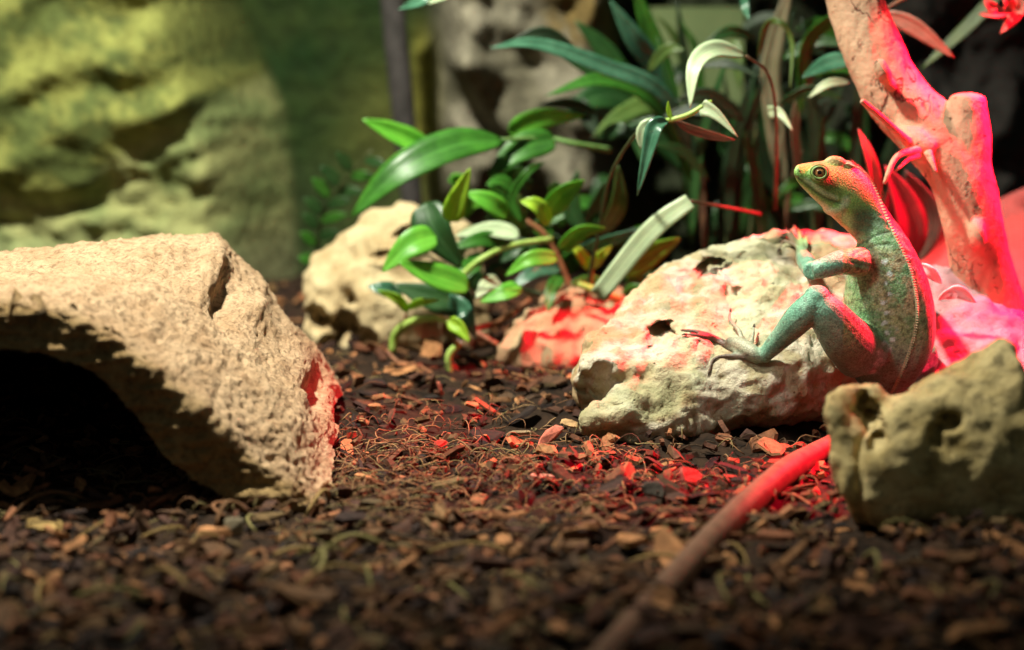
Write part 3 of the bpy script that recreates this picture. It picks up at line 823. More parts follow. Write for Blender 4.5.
# --- vine with two folded leaves hanging in front
vn = tag(empty('vine', G(622, 300)), 'thin trailing vine with hanging folded striped leaves, in front of the strap leaves', 'vine')
stem(vn, [(585, 300, 1.46, 2), (602, 215, 1.42, 1.8), (612, 172, 1.38, 1.8), (634, 136, 1.33, 1.8), (650, 124, 1.312, 2)], m_stemd, n=24, label='dark lower stem')
stem(vn, [(648, 125, 1.313, 2), (656, 122, 1.31, 2.2), (674, 119, 1.30, 2.4), (690, 114, 1.30, 2.6), (706, 104, 1.30, 2.4), (712, 101, 1.30, 1.5)], m_stem, n=30)
leaf(vn, [(668, 121, 1.30), (656, 126, 1.298), (650, 146, 1.295), (637, 196, 1.295)], 19, 'teal', 'lance', .5, .2, name='hanging_leaf')
leaf(vn, [(664, 124, 1.302), (646, 128, 1.30), (644, 144, 1.30), (652, 152, 1.30)], 16, 'stripe', 'ovate', .5, .3, name='hanging_leaf')
leaf(vn, [(700, 106, 1.30), (716, 114, 1.295), (738, 137, 1.29)], 19, 'stripe', 'tri', .35, .1, name='hanging_leaf')
leaf(vn, [(672, 120, 1.30), (669, 112, 1.30), (668, 101, 1.30)], 5, 'lemon', 'lance', .3, .2, name='shoot')
leaf(vn, [(675, 120, 1.31), (690, 128, 1.31), (716, 136, 1.31), (735, 140, 1.31)], 10, 'dry', 'lance', .4, .5, name='dry_leaf', label='reddish dry leaf')

# --- leaf tips reaching in from above
tl = tag(empty('hanging_leaf_spray', P(430, -30, 1.5)), 'pair of pale leaf tips hanging in from above the grey crag', 'leaves')
leaf(tl, [(440, -24, 1.5), (425, -2, 1.5), (398, 10, 1.49)], 13, 'teal', 'lance', .3, .3)
leaf(tl, [(462, -26, 1.5), (452, -10, 1.5), (428, 4, 1.49)], 13, 'stripe', 'lance', .3, .3)
stem(tl, [(470, -60, 1.52, 2), (455, -40, 1.51, 2), (440, -24, 1.5, 1.6)], m_stem)

# --- red lit leaves around the branch
rl = tag(empty('red_leaf_spray', P(1030, 10, 1.42)), 'red-lit leaves hanging above the fork of the branch', 'leaves')
leaf(rl, [(880, 12, 1.44), (915, 26, 1.43), (955, 58, 1.42)], 18, 'red', 'lance', .3, .4)
leaf(rl, [(1024, -10, 1.40), (1018, 12, 1.40), (1000, 34, 1.40)], 16, 'red', 'lance', .5, .2)
leaf(rl, [(1012, 10, 1.40), (996, 14, 1.39), (978, 14, 1.39)], 11, 'red', 'lance', .5, .3)
leaf(rl, [(1004, 18, 1.40), (990, 6, 1.39), (984, -3, 1.39)], 12, 'red', 'ovate', .5, .3)
leaf(rl, [(1010, 10, 1.40), (1008, 2, 1.39), (1002, -6, 1.39)], 14, 'red', 'ovate', .5, .2)
leaf(rl, [(1010, -20, 1.55), (975, 20, 1.55), (920, 70, 1.55)], 14, 'olive', 'lance', .3, .4)
stem(rl, [(1060, -60, 1.42, 3), (1036, -30, 1.41, 3), (1016, 8, 1.40, 2.6)], m_stemr)
stem(rl, [(1036, -30, 1.41, 2), (960, -30, 1.43, 2), (880, 12, 1.44, 1.8)], m_stemr)

# --- dried curled leaves behind the lizard
dl = tag(empty('dried_plant', G(905, 300)), 'dried red-brown curled leaves standing between lizard and branch', 'plant')
leaf(dl, [(912, 262, 1.44), (908, 215, 1.43), (885, 165, 1.42)], 34, 'husk', 'lance', .5, .3)
leaf(dl, [(918, 262, 1.46), (930, 215, 1.45), (905, 170, 1.44)], 34, 'husk', 'lance', .4, -.5)
leaf(dl, [(905, 255, 1.45), (890, 215, 1.44), (893, 178, 1.43)], 18, 'husk', 'lance', .4, .3)
leaf(dl, [(880, 215, 1.42), (872, 165, 1.40), (858, 128, 1.40)], 13, 'dry', 'lance', .4, .3)
leaf(dl, [(875, 205, 1.42), (864, 180, 1.41), (850, 160, 1.41)], 10, 'dry', 'lance', .4, .3)
stem(dl, [(905, 300, 1.45, 3), (900, 262, 1.44, 3), (884, 220, 1.43, 2)], m_stemr)

# --- pipe-like dark upright stem in the recess of the wall
pb = tag(empty('dark_stick', G(405, 268)), 'dark upright stick standing against the green wall recess', 'stick')
stem(pb, [(418, 268, 1.80, 11), (408, 160, 1.80, 11), (400, 80, 1.80, 12), (394, 20, 1.80, 12), (388, -60, 1.80, 12)], plain_mat('dark grey bark', (0.022, 0.02, 0.018), (0.045, 0.04, 0.038), 60, .8, .003), 'stem', 24, 14)

# peeling bark on the pale stone
pe = tag(empty('bark_peel', P(950, 300, 1.28)), 'pale curled strips of peeling bark on the pink-lit stone', 'bark')
for path, w_ in (([(920, 264, 1.27), (931, 272, 1.268), (942, 284, 1.27)], 13), ([(944, 298, 1.27), (958, 291, 1.268), (976, 303, 1.27)], 15), ([(938, 300, 1.27), (950, 292, 1.268), (960, 296, 1.27)], 9)):
    o = leaf(pe, path, w_, 'dry', 'lance', .5, .3, name='strip'); o.data.materials[0] = m_peel

# ------------------------------------------------------------------ stick on the ground
m_wood = plain_mat('red brown twig', (0.12, 0.058, 0.035), (0.20, 0.10, 0.06), 130, 0.55, 0.001)
stk = MB()
pth = []
for (x, y, r, lift) in [(570, 695, 17, 4), (608, 652, 16, 6), (660, 594, 15.5, 6), (712, 538, 14.5, 6), (760, 492, 14, 6), (790, 468, 13.5, 7), (810, 456, 12, 8), (832, 443, 9.5, 9)]:
    g = G(x, y + r)
    rr = r * S(g.y)
    pth.append((g.x, g.y, g.z + rr, rr))
sm = catmull(pth, 40)
stk.tube([V(s[:3])  for i, s in enumerate(sm)], [s[3] * (1 + 0.05 * fbm((i * .2, 0, 0), 1, 2)) for i, s in enumerate(sm)], 16)
so = stk.build('long_stick', m_wood, None, G(700, 560))
tag(so, 'long smooth red-brown stick lying on the bark towards the ochre rock', 'stick')

# ------------------------------------------------------------------ the lizard
def hit_rock(px, py, lift=0.0):
    h = big_bvh.ray_cast(CAM, ray(px, py).normalized())
    if h[0] is None: return P(px, py, 1.25)
    return h[0] + h[1].normalized() * lift - ray(px, py).normalized() * 0.0
liz = tag(empty('basilisk_lizard', P(880, 385, 1.25)), 'green crested lizard climbing the holey rock, head raised to the left', 'lizard')
# head-body-tail: left/lower edge, right/upper edge, distance of the axis, half depth in px
LB = [
    ((794.5, 177), (794.0, 170), 1.215, 3.0), ((799.5, 184.5), (797.0, 165), 1.217, 7), ((809.5, 195), (805.5, 163), 1.220, 11), ((821, 206), (816, 161.5), 1.223, 15),
    ((832.5, 217.5), (831, 160.5), 1.227, 18), ((843.5, 228), (846, 162.5), 1.230, 20), ((852, 236), (859, 168), 1.232, 21), ((857, 242), (870, 180), 1.233, 21),
    ((857, 249), (880, 197), 1.233, 22), ((852, 258), (892, 214), 1.232, 26), ((848, 268), (907, 234), 1.231, 31), ((846, 284), (921, 258), 1.231, 35), ((843, 303), (932, 284), 1.232, 38),
    ((841, 328), (938, 314), 1.234, 39), ((843, 352), (937, 342), 1.238, 38), ((852, 374), (926, 366), 1.244, 33), ((862, 394), (910, 388), 1.252, 25),
    ((872, 416), (908, 408), 1.262, 18), ((892, 436), (918, 424), 1.268, 13), ((920, 448), (936, 434), 1.255, 10), ((960, 456), (972, 442), 1.235, 8), ((1010, 462), (1018, 451), 1.22, 6), ((1070, 464), (1074, 457), 1.21, 4), ((1130, 463), (1132, 459), 1.21, 1.5)]
CREST = [(846, 163), (860, 170), (872, 184), (884, 212), (897, 240), (909, 266), (915, 290), (917, 312), (914, 336), (907, 358), (899, 378), (890, 396)]
lb = [(a[0], a[1], b[0], b[1], y, h) for a, b, y, h in LB]
sm = catmull(lb, 140)
rings = []
SEG = 40
for q in sm:
    a, b = P(q[0], q[1], q[4]), P(q[2], q[3], q[4])
    c = (a + b) / 2; u = (b - a) / 2; hb = q[5] * S(q[4])
    w = V((0, -1, 0)); cx, cy = (q[0] + q[2]) / 2, (q[1] + q[3]) / 2
    ring = []
    # where does the crest cross this ring?
    body = sstep(205, 250, cy)
    for k in range(SEG):
        t = 2 * math.pi * k / SEG
        dt = abs((t - 0.98 + math.pi) % (2 * math.pi) - math.pi)
        ridge = 1 + body * 0.10 * math.exp(-(dt / 0.30) ** 2) - body * 0.07 * math.exp(-((dt - 0.75) / 0.4) ** 2) * (cy < 385)
        ring.append(c + (u * math.cos(t) + w * hb * math.sin(t)) * ridge)
    rings.append(ring)
mb = MB(); mb.loft(rings)
def limb(path, n=24, seg=14):
    px_tube(mb, path, n, seg)
def ok(px, py, lift): 
    return hit_rock(px, py, lift)
def world_tube(pts, rads, n=20, seg=10, m=None):
    sm = catmull([(*p, r) for p, r in zip(pts, rads)], n)
    (m or mb).tube([V(s[:3]) for s in sm], [max(0.0003, s[3]) for s in sm], seg)
s12 = S(1.2)
# head crest, brow, jowl
mb.blob(P(835, 162.5, 1.225), (V((11.5 * s12, 0, -1 * s12)), V((0, 5 * s12, 0)), V((1 * s12, 0, 7 * s12))), 10)
mb.blob(P(846, 165, 1.227), (V((9 * s12, 0, -2 * s12)), V((0, 6 * s12, 0)), V((1 * s12, 0, 5 * s12))), 10)
mb.blob(P(819.5, 172, 1.213), (V((9.5 * s12, 0, 0)), V((0, 6.5 * s12, 0)), V((0, 0, 8.5 * s12))), 10)
mb.blob(P(837, 206, 1.226), (V((15 * s12, 0, 2 * s12)), V((0, 16 * s12, 0)), V((-1 * s12, 0, 10 * s12))), 10)
# near hind leg: hip, knee, ankle
ank = ok(764, 362, 0.0045)
knee = P(816, 300, 1.182)
mb.blob(P(817, 297, 1.183), (V((.0082, 0, 0)), V((0, .0082, 0)), V((0, 0, .0075))), 10)
hip = P(866, 352, 1.222)
world_tube([hip, P(846, 338, 1.198), P(828, 315, 1.185), knee], [.0155, .0150, .0118, .0080], 22, 16)
world_tube([P(858, 358, 1.215), P(838, 338, 1.197), P(822, 315, 1.185)], [.014, .0115, .006], 14, 14)
mid = (knee + ank) / 2
world_tube([knee, knee * .72 + ank * .28 + V((-.001, -.003, 0)), knee * .35 + ank * .65, ank], [.0078, .0093, .0070, .0043], 22, 16)
foot_mid = ok(740, 350, 0.004)
world_tube([ank, ok(752, 356, .0042), foot_mid, ok(728, 345, .003)], [.0043, .0046, .0048, .0028], 14, 12)
toes = []
def toe(pts, r0=.0016, r1=.0008, lifts=None):
    wp = [ok(x, y, (lifts[i] if lifts else .0012)) for i, (x, y) in enumerate(pts)]
    rr = [lerp(r0, r1, i / (len(pts) - 1)) for i in range(len(pts))]
    world_tube(wp, rr, 18, 8)
    toes.append((wp[-2], wp[-1]))
toe([(740, 351), (722, 343), (706, 335), (690, 332.5), (673, 330.5)], .0022, .0011)
toe([(738, 353), (718, 343), (700, 337), (686, 336)], .0020, .0009)
toe([(762, 364), (745, 358), (728, 357), (714, 361), (709, 372)], .0022, .0009)
toe([(744, 348), (741, 336), (737, 324), (734, 316)], .0020, .0009, [.003, .005, .006, .007])
toe([(752, 352), (753, 342), (755, 332)], .0019, .0009, [.003, .005, .006])
# near fore leg
hand = ok(800, 256, 0.004)
sh = P(862, 262, 1.212); el = P(812, 271, 1.20)
world_tube([sh, P(842, 262, 1.204), P(826, 267, 1.20), el], [.0095, .0078, .0066, .0056], 16, 14)
world_tube([el, (el + hand) / 2 + V((-.0005, -.001, 0)), hand], [.0056, .0058, .0042], 12, 12)
fing = []
def finger(pts, lifts):
    wp = [ok(x, y, l) for (x, y), l in zip(pts, lifts)]
    world_tube([hand] + wp, [.0026] + [lerp(.0017, .0009, i / (len(wp) - 1)) for i in range(len(wp))], 16, 8)
    fing.append((wp[-2], wp[-1]))
finger([(794, 251), (786, 246), (778, 251)], [.004, .004, .0012])
finger([(794, 249), (786, 240), (780, 243)], [.004, .005, .002])
finger([(796, 248), (790, 238), (785, 233)], [.004, .005, .003])
finger([(799, 248), (797, 238), (793, 230)], [.004, .005, .003])
finger([(804, 251), (806, 244), (804, 238)], [.003, .003, .002])
# far fore and hind legs, resting on the stone behind
world_tube([P(900, 262, 1.25), P(905, 270, 1.275), P(900, 282, 1.31)], [.008, .006, .004], 14, 12)
world_tube([P(918, 356, 1.26), P(922, 372, 1.285), P(918, 390, 1.29)], [.013, .010, .006], 12, 12)
vs, ns, fs = remesh(mb, 0.00085, 3)
tree = BVHTree.FromPolygons(vs, fs)
MOUTH = [(794.5, 176.5), (801, 180.5), (808, 186), (816, 192.5), (824, 197.5), (833, 201), (840, 203)]
GULAR = [(846, 192), (848, 205), (842, 214), (832, 212), (822, 206)]
SPOTS = [(885, 262), (890, 273), (886, 283), (889, 294), (884, 303), (887, 313), (884, 323), (887, 333), (884, 343), (880, 353), (876, 364), (873, 372), (890, 350), (892, 340), (880, 360)]
out, cs = [], []
for v, n in zip(vs, ns):
    px, py = proj(v)
    face = n.y < 0.25
    dm = seg_dist(px, py, MOUTH) if (face and py < 215 and px < 850) else 99
    q = v.copy()
    if dm < 1.8: q -= n * 0.0008 * (1 - dm / 1.8)
    # neck and flank skin folds
    if face and 215 < py < 300 and px > 842:
        f = math.sin((py - (px - 850) * 0.42 + 4 * fbm((px * .02, py * .02, 0), 1.5, 2)) * 0.62)
        q += n * 0.00016 * f * sstep(300, 245, py)
    m1 = fbm(v, 90, 4); m2 = fbm(v + V((1, 2, 3)), 420, 3)
    body = mixc((0.17, 0.37, 0.16), (0.27, 0.44, 0.19), sstep(-.3, .3, m1))
    back = sstep(862, 905, px) * sstep(240, 262, py) * sstep(330, 290, py)
    body = mixc(body, (0.42, 0.33, 0.19), back * sstep(-.35, .15, m1) * 0.9)
    body = mixc(body, (0.03, 0.045, 0.025), sstep(.18, .34, m2) * 0.6)
    body = mixc(body, (0.45, 0.55, 0.42), sstep(-.22, -.38, m2) * 0.35)
    teal = mixc((0.15, 0.36, 0.24), (0.24, 0.48, 0.33), sstep(-.3, .3, m1 + .5 * m2))
    lim = 1.0 if px < 843 and py > 240 else sstep(330, 365, py)
    c = mixc(body, teal, lim)
    c = mixc(c, (0.05, 0.07, 0.04), lim * sstep(.2, .45, m2) * 0.6)
    # head
    hd = sstep(248, 225, py + (px - 855) * .2)
    head = mixc((0.25, 0.47, 0.10), (0.17, 0.34, 0.08), sstep(-.2, .3, m1))
    head = mixc(head, (0.30, 0.26, 0.13), sstep(842, 862, px) * sstep(205, 185, py) * 0.7)
    top = sstep(6, -3, py - pl([(790, 166), (810, 163), (830, 163), (850, 166), (862, 172), (875, 188), (890, 214)], px))
    head = mixc(head, (0.50, 0.34, 0.16), top * 0.8)  # brownish crown, with the red lamp's orange glow put into the skin colour
    low = sstep(2, 9, py - pl([(794, 176), (808, 187), (824, 199), (840, 206), (860, 214)], px))
    head = mixc(head, (0.42, 0.56, 0.24), low * 0.8)
    ch = sstep(9, 3, pl([(794, 178), (810, 196), (833, 218), (853, 238)], px) - py)
    head = mixc(head, (0.55, 0.42, 0.12), ch * sstep(800, 830, px) * 0.9)
    head = mixc(head, (0.62, 0.74, 0.50), sstep(6.5, 1, seg_dist(px, py, [(822, 206), (832, 213), (842, 211), (846, 200)])) * 0.5)
    head = mixc(head, (0.62, 0.72, 0.48), sstep(4, 0.5, seg_dist(px, py, [(806, 180), (815, 186), (824, 193), (836, 198)])) * 0.4)
    nk = sstep(846, 858, px) * sstep(196, 216, py)
    head = mixc(head, mixc((0.07, 0.13, 0.06), (0.14, 0.13, 0.07), sstep(-.2, .2, m1)), nk)
    c = mixc(c, head, hd)
    if dm < 1.7: c = mixc(c, (0.03, 0.05, 0.02), 0.85 * (1 - dm / 1.7) ** .6)
    if face:
        for sx, sy in SPOTS:
            dd = math.hypot(px - sx, (py - sy) * 1.2)
            if dd < 4: c = mixc(c, (0.60, 0.85, 0.80), sstep(3.6, 1.6, dd + 2.5 * m2) * 0.85)
        tb = seg_dist(px, py, [(893, 332), (884, 352), (868, 388)])
        if tb < 9: c = mixc(c, (0.34, 0.55, 0.47), 0.8 * sstep(9, 2, tb) * sstep(-.25, .2, m1 + m2))
        # dark fold lines
        for ln in ([(852, 262), (870, 266), (886, 274)], [(858, 245), (875, 236), (888, 232)], [(856, 252), (872, 246), (890, 244)]):
            dd = seg_dist(px, py, ln)
            if dd < 2: c = mixc(c, (0.03, 0.05, 0.03), 0.6 * (1 - dd / 2)); q -= n * 0.0005 * (1 - dd / 2)
    # feet
    ft = sstep(768, 735, px) * sstep(318, 322, py + 6)
    c = mixc(c, (0.45, 0.36, 0.25), sstep(765, 750, px) * sstep(722, 735, px) * sstep(362, 348, py - (px - 740) * .4) * 0.7 * (py > 310))
    c = mixc(c, (0.10, 0.065, 0.045), sstep(738, 722, px) * (py > 300))
    c = mixc(c, (0.12, 0.08, 0.055), sstep(350, 356, py) * sstep(756, 742, px))
    c = mixc(c, (0.20, 0.15, 0.09), sstep(800, 794, px) * (py < 262) * (py > 228))
    out.append(q); cs.append(c)
# skin with fine scales
m, nt, bs, o_ = new_mat('lizard skin')
at = nd(nt, 'ShaderNodeAttribute', attribute_name='tint')
co = coords(nt)
vo = nd(nt, 'ShaderNodeTexVoronoi', Scale=900.0); nt.links.new(co, vo.inputs['Vector'])
rr_ = ramp(nt, [(0.0, (1.15, 1.15, 1.15)), (0.75, (0.62, 0.62, 0.62))]); nt.links.new(vo.outputs['Distance'], rr_.inputs[0])
c = mixn(nt, 1.0, at.outputs['Color'], rr_.outputs[0], 'MULTIPLY')
nt.links.new(c, bs.inputs['Base Color'])
bs.inputs['Roughness'].default_value = 0.48
bs.inputs['Specular IOR Level'].default_value = 0.4
bb = bump(nt, bs, vo.outputs['Distance'], 0.55, 0.0005); bb.invert = True
m_skin = m
body_o = mesh_obj('body', out, fs, m_skin, liz, None, True, cs)
lz_bvh = BVHTree.FromPolygons(out, fs)
# crest of small serrated scales
m_crest = plain_mat('pale crest scales', (0.30, 0.34, 0.18), (0.46, 0.46, 0.28), 300, 0.6, 0.0003)
sm = catmull(CREST, 210)
mbc = MB()
prevp = None
pts = []
for x, y in sm:
    h = lz_bvh.ray_cast(CAM, ray(x, y).normalized())
    if h[0] is not None: pts.append((h[0], h[1]))
for i in range(0, len(pts) - 2, 2):
    p, n_ = pts[i]; p2, _ = pts[i + 2]
    t = p2 - p
    if t.length > .01: continue
    out_dir = (n_ + V((0.9, 0, 0.1))).normalized()
    tip = p + out_dir * 0.0018 + t * 0.75
    mid = (p + p2) / 2
    n0 = len(mbc.v)
    sd = t.cross(out_dir).normalized() * 0.0009
    base = p - out_dir * 0.0012; base2 = p2 - out_dir * 0.0012 + t * .1
    mbc.v += [base + sd, base2 + sd, base2 - sd, base - sd, tip]
    mbc.f += [(n0, n0 + 1, n0 + 4), (n0 + 1, n0 + 2, n0 + 4), (n0 + 2, n0 + 3, n0 + 4), (n0 + 3, n0, n0 + 4), (n0 + 3, n0 + 2, n0 + 1, n0)]
cr = mbc.build('dorsal_crest', m_crest, liz, smooth=False); cr['label'] = 'pale serrated crest along the spine'
# eye
h = lz_bvh.ray_cast(CAM, ray(819.5, 172.5).normalized())
ep, en = h[0], h[1].normalized()
en = (en + (CAM - ep).normalized() * 1.5).normalized()
def eye_mat():
    m, nt, bs, out = new_mat('lizard eye')
    at = nd(nt, 'ShaderNodeAttribute', attribute_name='tint'); nt.links.new(at.outputs[0], bs.inputs['Base Color'])
    bs.inputs['Roughness'].default_value = 0.06
    bs.inputs['Coat Weight'].default_value = 0.6
    return m
R_E = 0.0042
ax1 = en.cross(V((0, 0, 1))).normalized(); ax2 = en.cross(ax1)
ec = ep - en * 0.0022
ev, ef, ecol = [], [], []
nr, nsg = 22, 28
for i in range(nr + 1):
    th = math.pi * 0.62 * i / nr
    for k in range(nsg):
        an = 2 * math.pi * k / nsg
        ev.append(ec + en * R_E * math.cos(th) + (ax1 * math.cos(an) + ax2 * math.sin(an)) * R_E * math.sin(th))
        ang = math.degrees(th)
        if ang < 17: cc = (0.004, 0.003, 0.003)
        elif ang < 19: cc = (0.40, 0.28, 0.08)
        elif ang < 44: cc = mixc((0.20, 0.085, 0.03), (0.30, 0.15, 0.05), random.random())
        elif ang < 47: cc = (0.05, 0.05, 0.02)
        else: cc = (0.01, 0.012, 0.008)
        ecol.append(cc)
for i in range(nr):
    for k in range(nsg):
        k2 = (k + 1) % nsg
        ef.append((i * nsg + k, i * nsg + k2, (i + 1) * nsg + k2, (i + 1) * nsg + k))
eye = mesh_obj('eye', ev, ef, eye_mat(), liz, None, True, ecol); eye['label'] = 'brown eye with a black pupil'
m_lid = plain_mat('green eyelid', (0.10, 0.19, 0.05), (0.20, 0.30, 0.09), 400, 0.5, 0.0003)
mb = MB()
for (rad, tr, off, sy) in ((0.0040, 0.0006, 0.0008, 0.9), (0.0052, 0.0005, -0.0004, 0.92)):
    ringp = [ec + en * (R_E * 0.62 + off) + ax1 * rad * 1.08 * math.cos(2 * math.pi * k / 32) + ax2 * rad * sy * math.sin(2 * math.pi * k / 32) for k in range(33)]
    mb.tube(ringp, tr, 8, cap=False)
mb.build('eyelid', m_lid, eye)
# nostril
h = lz_bvh.ray_cast(CAM, ray(799.5, 171).normalized())
if h[0] is not None:
    mb = MB(); mb.blob(h[0], (V((.0007, 0, 0)), V((0, .0007, 0)), V((0, 0, .0005))), 6)
    mb.build('nostril', plain_mat('nostril black', (0.01, 0.01, 0.008), (0.02, 0.02, 0.015)), liz)
m_claw = plain_mat('dark claw', (0.05, 0.03, 0.02), (0.09, 0.055, 0.035), 300, 0.35)
for a, b in toes + fing:
    d = (b - a).normalized()
    mb = MB(); mb.tube([b - d * .0006, b + d * .0016 + V((0, 0, .0002)), b + d * .0030 + V((0, -.0002, -.0007))], [.0009, .0006, .00015], 8)
    mb.build('claw', m_claw, liz)

# ------------------------------------------------------------------ bark mulch
BV = [big_bvh, front_bvh, backr_bvh, midr_bvh, pinkr_bvh, smoothr_bvh]
def blocked(p, h=0.03):
    q = p + V((0, 0, 0.25))
    for b in BV:
        hit = b.ray_cast(q, V((0, 0, -1)))
        if hit[0] is not None and hit[0].z > p.z:
            # under an overhang is fine, inside a stone is not
            up = b.ray_cast(p + V((0, 0, .004)), V((0, 0, 1)))
            if up[0] is not None and up[1].z > 0: return True
            if up[0] is not None and (up[0] - p).length < 0.02: return True
    hit = hide_bvh.ray_cast(p + V((0, 0, .003)), V((0, 0, 1)))
    if hit[0] is not None and (hit[0] - p).length < 0.012: return True
    return False
CHIPC = [(0.105, 0.037, 0.016), (0.040, 0.015, 0.009), (0.17, 0.060, 0.025), (0.012, 0.007, 0.005), (0.020, 0.010, 0.007), (0.27, 0.105, 0.044), (0.12, 0.055, 0.020), (0.030, 0.013, 0.009), (0.36, 0.165, 0.065), (0.11, 0.07, 0.026), (0.014, 0.008, 0.006)]
def chip_geo(rn, L_, W_, T_):
    """irregular curved splinter of bark: outline of 7-9 points, two layers"""
    n = rn.randint(6, 9)
    pts = []
    for k in range(n):
        a = 2 * math.pi * k / n + rn.uniform(-.25, .25)
        r = rn.uniform(.75, 1.1)
        pts.append((0.5 * L_ * r * math.copysign(abs(math.cos(a)) ** .7, math.cos(a)), 0.5 * W_ * r * math.copysign(abs(math.sin(a)) ** .7, math.sin(a))))
    bend = rn.uniform(-.5, 1.0) * 3.0 / max(L_, 1e-4) * .12
    tw = rn.uniform(-.5, .5)
    v = []
    for s, sc in ((-1, 1.0), (1, rn.uniform(.72, .95))):
        for x, y in pts:
            z = s * T_ / 2 + bend * x * x + tw * x * y / max(L_, 1e-4) + rn.uniform(-.2, .2) * T_
            v.append(V((x * sc, y * sc, z)))
    f = [tuple(range(n))[::-1], tuple(range(n, 2 * n))]
    c0 = len(v)
    for k in range(n):
        f.append((k, (k + 1) % n, n + (k + 1) % n, n + k))
    return v, f
def chip_rot(rn, steep=0.6):
    return Matrix.Rotation(rn.uniform(0, 2 * math.pi), 3, 'Z') @ Matrix.Rotation(rn.gauss(0, steep), 3, 'X') @ Matrix.Rotation(rn.gauss(0, steep * .7), 3, 'Y')
rn = random.Random(21)
mv, mf, mc = [], [], []
cnt = 0
while cnt < 8000:
    y = 0.70 + (rn.random() ** 1.15) * 1.1
    hw = 0.33 * y + 0.06
    x = rn.uniform(-hw, hw)
    p = V((x, y, gz(x, y)))
    if cnt % 1 == 0 and blocked(p): 
        cnt += 1; continue
    cnt += 1
    s = rn.lognormvariate(0, .45)
    L_ = min(.028, .0115 * s); W_ = L_ * rn.uniform(.14, .6); T_ = rn.uniform(.0008, .003)
    v, f = chip_geo(rn, L_, W_, T_)
    M = chip_rot(rn, .55)
    b = len(mv); c = mixc(rn.choice(CHIPC), rn.choice(CHIPC), rn.random())
    off = p + V((0, 0, rn.uniform(-.003, .007)))
    mv += [M @ q + off for q in v]; mf += [tuple(b + i for i in ff) for ff in f]; mc += [c] * len(v)
m_chip = attr_mat('bark chips', 0.8, 260, 0.0012, 0.25, 0.45, 0.7)
mul = mesh_obj('bark_mulch', mv, mf, m_chip, None, None, False, mc)
tag(mul, 'fine dark bark mulch covering the whole terrarium floor', 'mulch', kind='stuff')
# root fibres
mb = MB()
for k in range(2400):
    y = 0.72 + rn.random() ** 1.1 * 0.85
    hw = 0.31 * y + 0.04
    x = rn.uniform(-hw, hw)
    if rn.random() < .45:
        x = rn.gauss(-0.05, .09); y = rn.gauss(1.10, .07)
    p = V((x, y, gz(x, y) + rn.uniform(.001, .006)))
    if blocked(p): continue
    a = rn.uniform(0, 2 * math.pi); ln = rn.uniform(.008, .036); cur = rn.gauss(0, 2.2)
    pts = []; q = p.copy(); n = 7
    lift = rn.uniform(0, .007)
    for i in range(n):
        pts.append(q + V((0, 0, lift * math.sin(math.pi * i / (n - 1)))))
        a += cur / n + rn.gauss(0, .18)
        q = q + V((math.cos(a), math.sin(a), rn.gauss(0, .12))) * ln / n
    r = rn.uniform(.00018, .00042)
    c = rn.choice([(0.22, 0.11, 0.05), (0.14, 0.065, 0.03), (0.28, 0.17, 0.08), (0.07, 0.035, 0.018), (0.05, 0.03, 0.015), (0.22, 0.17, 0.07)])
    mb.tube(pts, [r] * (n - 1) + [r * .4], 4, True, c)
for k in range(150):
    y = rn.uniform(.80, 1.02); hw = 0.27 * y; x = rn.uniform(-hw, hw)
    if x > .12 and y > .93: continue
    p = V((x, y, gz(x, y) + rn.uniform(.003, .007)))
    if blocked(p): continue
    a = rn.uniform(0, 2 * math.pi); ln = rn.uniform(.02, .055); cur = rn.gauss(0, 1.6); lift = rn.uniform(0, .010)
    pts = []; q = p.copy()
    for i in range(9):
        pts.append(q + V((0, 0, lift * math.sin(math.pi * i / 8)))); a += cur / 9
        q = q + V((math.cos(a), math.sin(a), 0)) * ln / 9
    r = rn.uniform(.0005, .0012)
    mb.tube(pts, [r * .7] + [r] * 7 + [r * .4], 6, True, rn.choice([(0.26, 0.17, 0.06), (0.20, 0.17, 0.06), (0.16, 0.08, 0.035), (0.10, 0.05, 0.022), (0.05, 0.03, 0.016), (0.22, 0.10, 0.045)]))
fib = mb.build('root_fibre', attr_mat('root fibres', .8, 300, .0003, .2, .2), None)
tag(fib, 'tangle of thin pale root fibres through the bark mulch', 'fibres', kind='stuff')

# single bark chips, larger ones lying on top
protos = []
for k in range(14):
    L_ = rn.uniform(.011, .021); 
    v, f = chip_geo(rn, L_, L_ * rn.uniform(.22, .6), rn.uniform(.0014, .0032))
    base = rn.choice(CHIPC)
    cc = mixc(base, rn.choice(CHIPC), rn.random())
    protos.append((v, f, cc))
def ground_seen(px, py):
    d = ray(px, py).normalized()
    g = G(px, py)
    for b in BV + [hide_bvh]:
        h = b.ray_cast(CAM, d)
        if h[0] is not None and h[3] < (g - CAM).length - .002: return None
    return g
REG = [
    (lambda x, y: y < 505 and x > 480 and x < 860, 'dark red-brown bark chip in the mulch close to the big holey rock', 'bark chips before the holey rock'),
    (lambda x, y: y < 440 and x <= 480, 'small brown bark chip in the mulch below the leafy plant and sprout', 'bark chips below the plants'),
    (lambda x, y: y < 545 and 325 < x <= 480, 'brown bark chip among root fibres just right of the cave hide', 'bark chips beside the hide'),
    (lambda x, y: x <= 325, 'dark bark chip in front of the dark mouth of the cave hide', 'bark chips before the cave'),
    (lambda x, y: x > 325 and x < 640 - (y - 620) * .9 and y >= 500, 'loose bark chip in the open foreground, left of the long stick', 'bark chips in the open foreground'),
    (lambda x, y: True, 'dark bark chip between the long stick and the ochre rock', 'bark chips beyond the stick'),
]
proto_obs = []
made = 0; tries = 0
used = []
